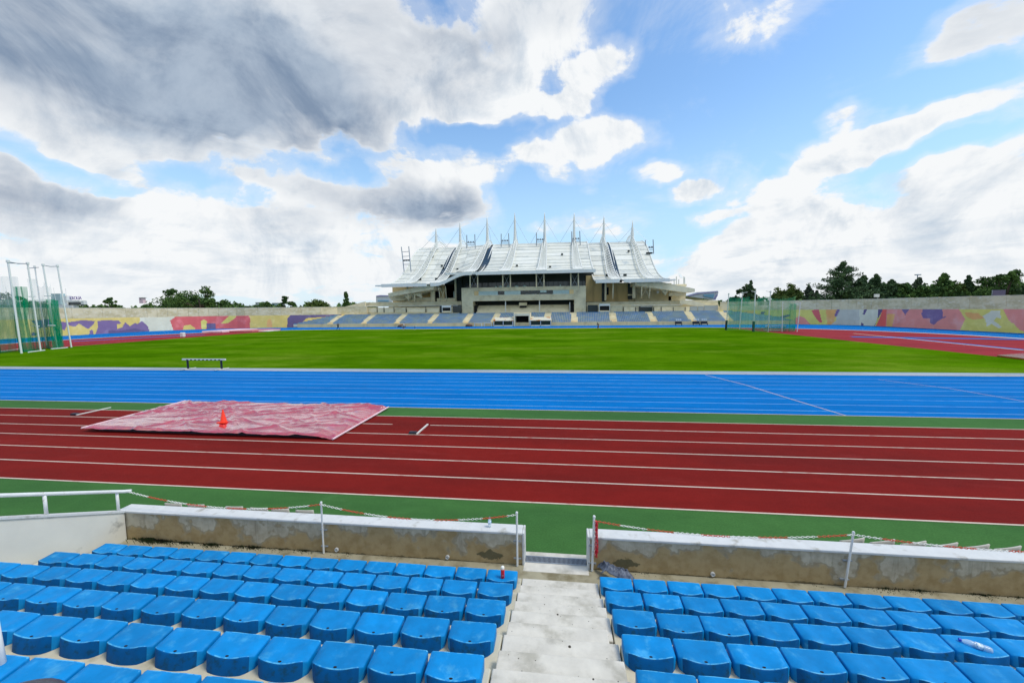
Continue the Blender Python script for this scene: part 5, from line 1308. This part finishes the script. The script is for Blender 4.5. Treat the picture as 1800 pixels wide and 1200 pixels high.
g1 = 'trees beyond the left boundary wall'; g2 = 'trees beyond the right boundary wall'
TL = [
 (302,501,24,190,'broad','tall open-crowned dark tree, left of the pair above the left wall',1,0),
 (352,497,30,185,'broad','tallest tree of the clump above the left wall',2,0),
 (325,512,48,192,'round','dark bushy tree filling the middle of the left clump',31,0),
 (383,516,12,200,'broad','small outer tree at the right end of the left clump',3,0),
 (197,519,11,230,'broad','small lone tree beyond the left wall near the sign',4,0),
 (503,521,17,230,'broad','bushy tree beyond the left wall, halfway to the grandstand',5,0),
 (558,526,22,240,'round','low rounded tree just left of the cypress',6,1),
 (609.5,511,8,150,'cyp','slim dark cypress beside the left end of the grandstand',7,0),
 (470,528,9,260,'round','small round tree left of the halfway tree',8,0),
 (428,527,9,260,'broad','small tree right of the big left clump',9,1),
 (10,513,24,180,'round','dark tree behind the left cage nets at the photo edge',10,0),
 (42,514,16,185,'broad','dark tree behind the tall posts of the left cage',12,0),
]
for (px,pt_,pw,Y,kd,lb,sd_,mi_) in TL: tree(px,pt_,pw,Y,kd,lb,sd_,g1,mi_)
TR = [
 (1303,497,22,150,'broad','dark tree behind the right cage, left one',21,2),
 (1318,493,10,152,'con','thin pointed conifer behind the right cage posts',22,2),
 (1383,497,29,140,'round','big round dome-shaped green tree right of the right cage',23,1),
 (1420,502,11,150,'con','small sparse conifer right of the dome-shaped tree',24,3),
 (1434,511,9,150,'con','smallest spiky conifer right of the dome-shaped tree',25,3),
 (1478,461,34,130,'con','tallest conifer with layered branches above the right wall',26,2),
 (1515,485,24,128,'con','dark conifer right of the tallest one',27,2),
 (1536,482,19,126,'con','pointed conifer, third right of the dome-shaped tree',28,2),
 (1564,492,22,124,'con','bushy conifer in the right tree row by the white sign post',29,2),
 (1586,494,24,122,'round','dense green tree in the middle of the right row',30,0),
 (1612,488,18,124,'con','thin-topped conifer in the middle of the right row',32,3),
 (1625,497,24,121,'round','low dense green tree below the thin lamp mast',33,0),
 (1655,481,24,120,'con','broad conifer in the right row with a pale green side',34,0),
 (1680,496,20,118,'round','olive rounded tree right of the broad conifer',35,1),
 (1698,484,12,118,'con','narrow spire-shaped conifer in the right row',36,2),
 (1712,498,18,117,'round','dark low tree left of the large domed tree',37,0),
 (1757,471,46,112,'broad','large arching tree near the right end of the row',38,0),
 (1750,490,42,116,'round','dense dark tree filling behind the large arching tree',39,0),
 (1806,498,24,108,'con','dark conifer cut off by the right edge of the photo',40,2),
]
for (px,pt_,pw,Y,kd,lb,sd_,mi_) in TR: tree(px,pt_,pw,Y+25,kd,lb,sd_,g2,mi_,dens=1.25)
# far-off woods as one mass
rg = np.random.default_rng(77); cl = []
for _ in range(1500):
    x = rg.uniform(-150, 660); Y = rg.uniform(260, 420); top = 537-3*np.sin(x*.021)+3*np.sin(x*.09)-3*rg.random()**3; q = P(x, top, Y)
    cl.append((q.x, Y, q.z-rg.random()**.6*7, rg.uniform(1.5,3.2)))
crownobj(leaves(rg, cl, 24, 1.7), 'distant_woods', LM[0], None); tag(COL.objects[-1], 'low belt of far-off trees beyond the left wall', 'woods', None, 'stuff')
cl = []
for _ in range(1700):
    x = rg.uniform(1230, 1980); Y = rg.uniform(150, 200); top = (505-4*np.sin(x*.05) if x > 1545 else 520 if x > 1470 else 531)-3*rg.random(); q = P(x, top, Y)
    if 1440 < x < 1462 or x < 1290: q.z = min(q.z, 6.9)
    cl.append((q.x, Y, q.z-rg.random()*7, rg.uniform(.9,2.0)))
crownobj(leaves(rg, cl, 26, .9), 'undergrowth', LM[0], None); tag(COL.objects[-1], 'dark undergrowth between the trees beyond the right wall', 'undergrowth', None, 'stuff')

# ------------------------------------------------------------------ far buildings and signs
def fbox(par, name, x0, x1, y0, y1, Y, dep, mt): return pbox(name, x0, x1, y0, y1, Y, dep, mt, par)
teal = mat('teal_cladding', lin(160,186,190), .5, .08, .2); pale = mat('pale_render', lin(214,218,218), .7, .08, .2); vio = mat('sign_violet', lin(150,130,178), .5, .1, 1)
o = empty('shop_building', tuple(P(110,545,230)), 'low pale commercial building with violet rooftop letters behind the left cage', 'building')
fbox(o,'wall',90,106,516,535,230,3,teal); fbox(o,'wall',102,117,520,538,231,3,pale); fbox(o,'roof_edge',114,140,528,531,229,4,M['white']); fbox(o,'glazing',98,142,531,536,232,3,M['glass']); fbox(o,'wall',90,126,536.5,541,228,4,pale); fbox(o,'wall',142,147,529,535,229,2,pale)
# rooftop letters as slim frames
try:
    fc = bpy.data.curves.new('sign_text', 'FONT'); fc.body = 'KROUA'; fc.size = 2.4; fc.extrude = .12
    fo = bpy.data.objects.new('sign_text', fc); COL.objects.link(fo)
    me = bpy.data.meshes.new_from_object(fo.evaluated_get(bpy.context.evaluated_depsgraph_get())); bpy.data.objects.remove(fo)
    xs_ = [v.co.x for v in me.vertices]; a_, c_ = P(123,526.8,228.5), P(143.5,526.8,228.5); k_ = (c_.x-a_.x)/(max(xs_)-min(xs_)); tz_ = P(133,520.8,228.5).z
    ys_ = [v.co.y for v in me.vertices]; ky = (tz_-a_.z)/(max(ys_)-min(ys_))
    for v in me.vertices: v.co = Vector((a_.x+(v.co.x-min(xs_))*k_, 228.5-v.co.z, a_.z+(v.co.y-min(ys_))*ky))
    me.materials.clear(); me.materials.append(vio); so_ = bpy.data.objects.new('rooftop_letters', me); COL.objects.link(so_); so_.parent = o; so_.matrix_parent_inverse = Matrix.Translation(-o.location)
except Exception as e: print('text', e)
for (x0,x1,y0,y1,lb,mt) in ((244.5,252.5,523.5,533,'small pink tower building on the skyline left of the big tree clump','mat_pink'),(188,196,531.5,533.5,'tiny white-roofed house far beyond the left wall','white'),(449,462,532,537,'pale far house behind trees between the left clump and the grandstand','white'),(478,490,533,537,'second pale far house right of the first','pane')):
    o = empty('far_house', tuple(P((x0+x1)/2,y1,300)), lb, 'building'); pbox('wall', x0,x1-1.5,y0,y1,300,2.5,M[mt],o); pbox('roof', x0-.4,x1-1.2,y0-.8,y0,299.5,3.2,M['roofj'],o)
    pbox('window', x0+1.5,x0+3,y0+1.6,y0+3.0,299.9,.2,M['glass'],o)
# curved pale arena halls
hv = mat('hall_violet_band', lin(150,146,190), .5, .1, .3); ht = mat('hall_teal_band', lin(120,170,196), .4, .1, .3)
o = empty('arena_hall', tuple(P(1235,540,200)), 'pale curved hall with violet bands right of the grandstand', 'building')
ppoly('wall', [(1206,520),(1225,513.5),(1262,511),(1263,514),(1258,527),(1232,524),(1210,521)], 200, 20, pale, o)
ppoly('band', [(1209,519.5),(1226,515),(1262,512),(1262,513.5),(1228,516.5),(1211,521)], 199.6, .3, hv, o); ppoly('band', [(1254,526.5),(1261,516),(1262,519),(1257,527)], 199.6, .3, hv, o); ppoly('band', [(1236,517.5),(1256,516.5),(1254,524),(1238,521)], 199.6, .3, ht, o)
o = empty('arena_hall', tuple(P(670,540,200)), 'pale round hall with teal windows left of the grandstand', 'building')
ppoly('wall', [(661,532),(661,520),(668,518.8),(686,519.2),(690,532)], 200, 20, pale, o); ppoly('roof_band', [(661,521.5),(661,519.8),(668,518.6),(686,519),(686,520.4)], 199.6, .3, hv, o); ppoly('window_band', [(664,530),(664,527.5),(683,527.5),(683,530)], 199.6, .3, ht, o)
# hedge lamp mast and small signs on the right
p0_, p1_ = P(1613,500,160), P(1613,482.5,160); b_ = MB(); b_.tube([Vector((p0_.x,160,0)), p1_], .16, 6); b_.tube([P(1608,483,160), P(1619,482.6,160)], .2, 6); b_.build('lamp_mast', M['grey_metal'], label='thin T-shaped lamp mast rising above the right tree row', cat='lamp mast')
o = empty('sign_post', tuple(P(1542,527,118)), 'small white box on a post just behind the right wall', 'sign'); b_ = MB(); p0_ = P(1542.5,520,106)
MB().box(p0_.x-.45,p0_.x+.45,106,106.5,p0_.z-.3,p0_.z+.45).build('box', M['white'], o); MB().tube([(p0_.x+.2,106.2,0),(p0_.x+.2,106.2,p0_.z-.3)], .07, 6).build('post', M['grey_metal'], o)
o = empty('sign_post', tuple(P(1750,527,95)), 'grey-violet flag-like board on a post behind the right wall', 'sign'); p0_ = P(1745,516,88)
MB().box(p0_.x,p0_.x+2.2,88,88.2,p0_.z-.8,p0_.z+.7).build('board', mat('board_violet', lin(92,84,110), .6, .1, 1), o); MB().tube([(p0_.x,88.1,0),(p0_.x,88.1,p0_.z+.7)], .06, 6).build('post', M['grey_metal'], o)
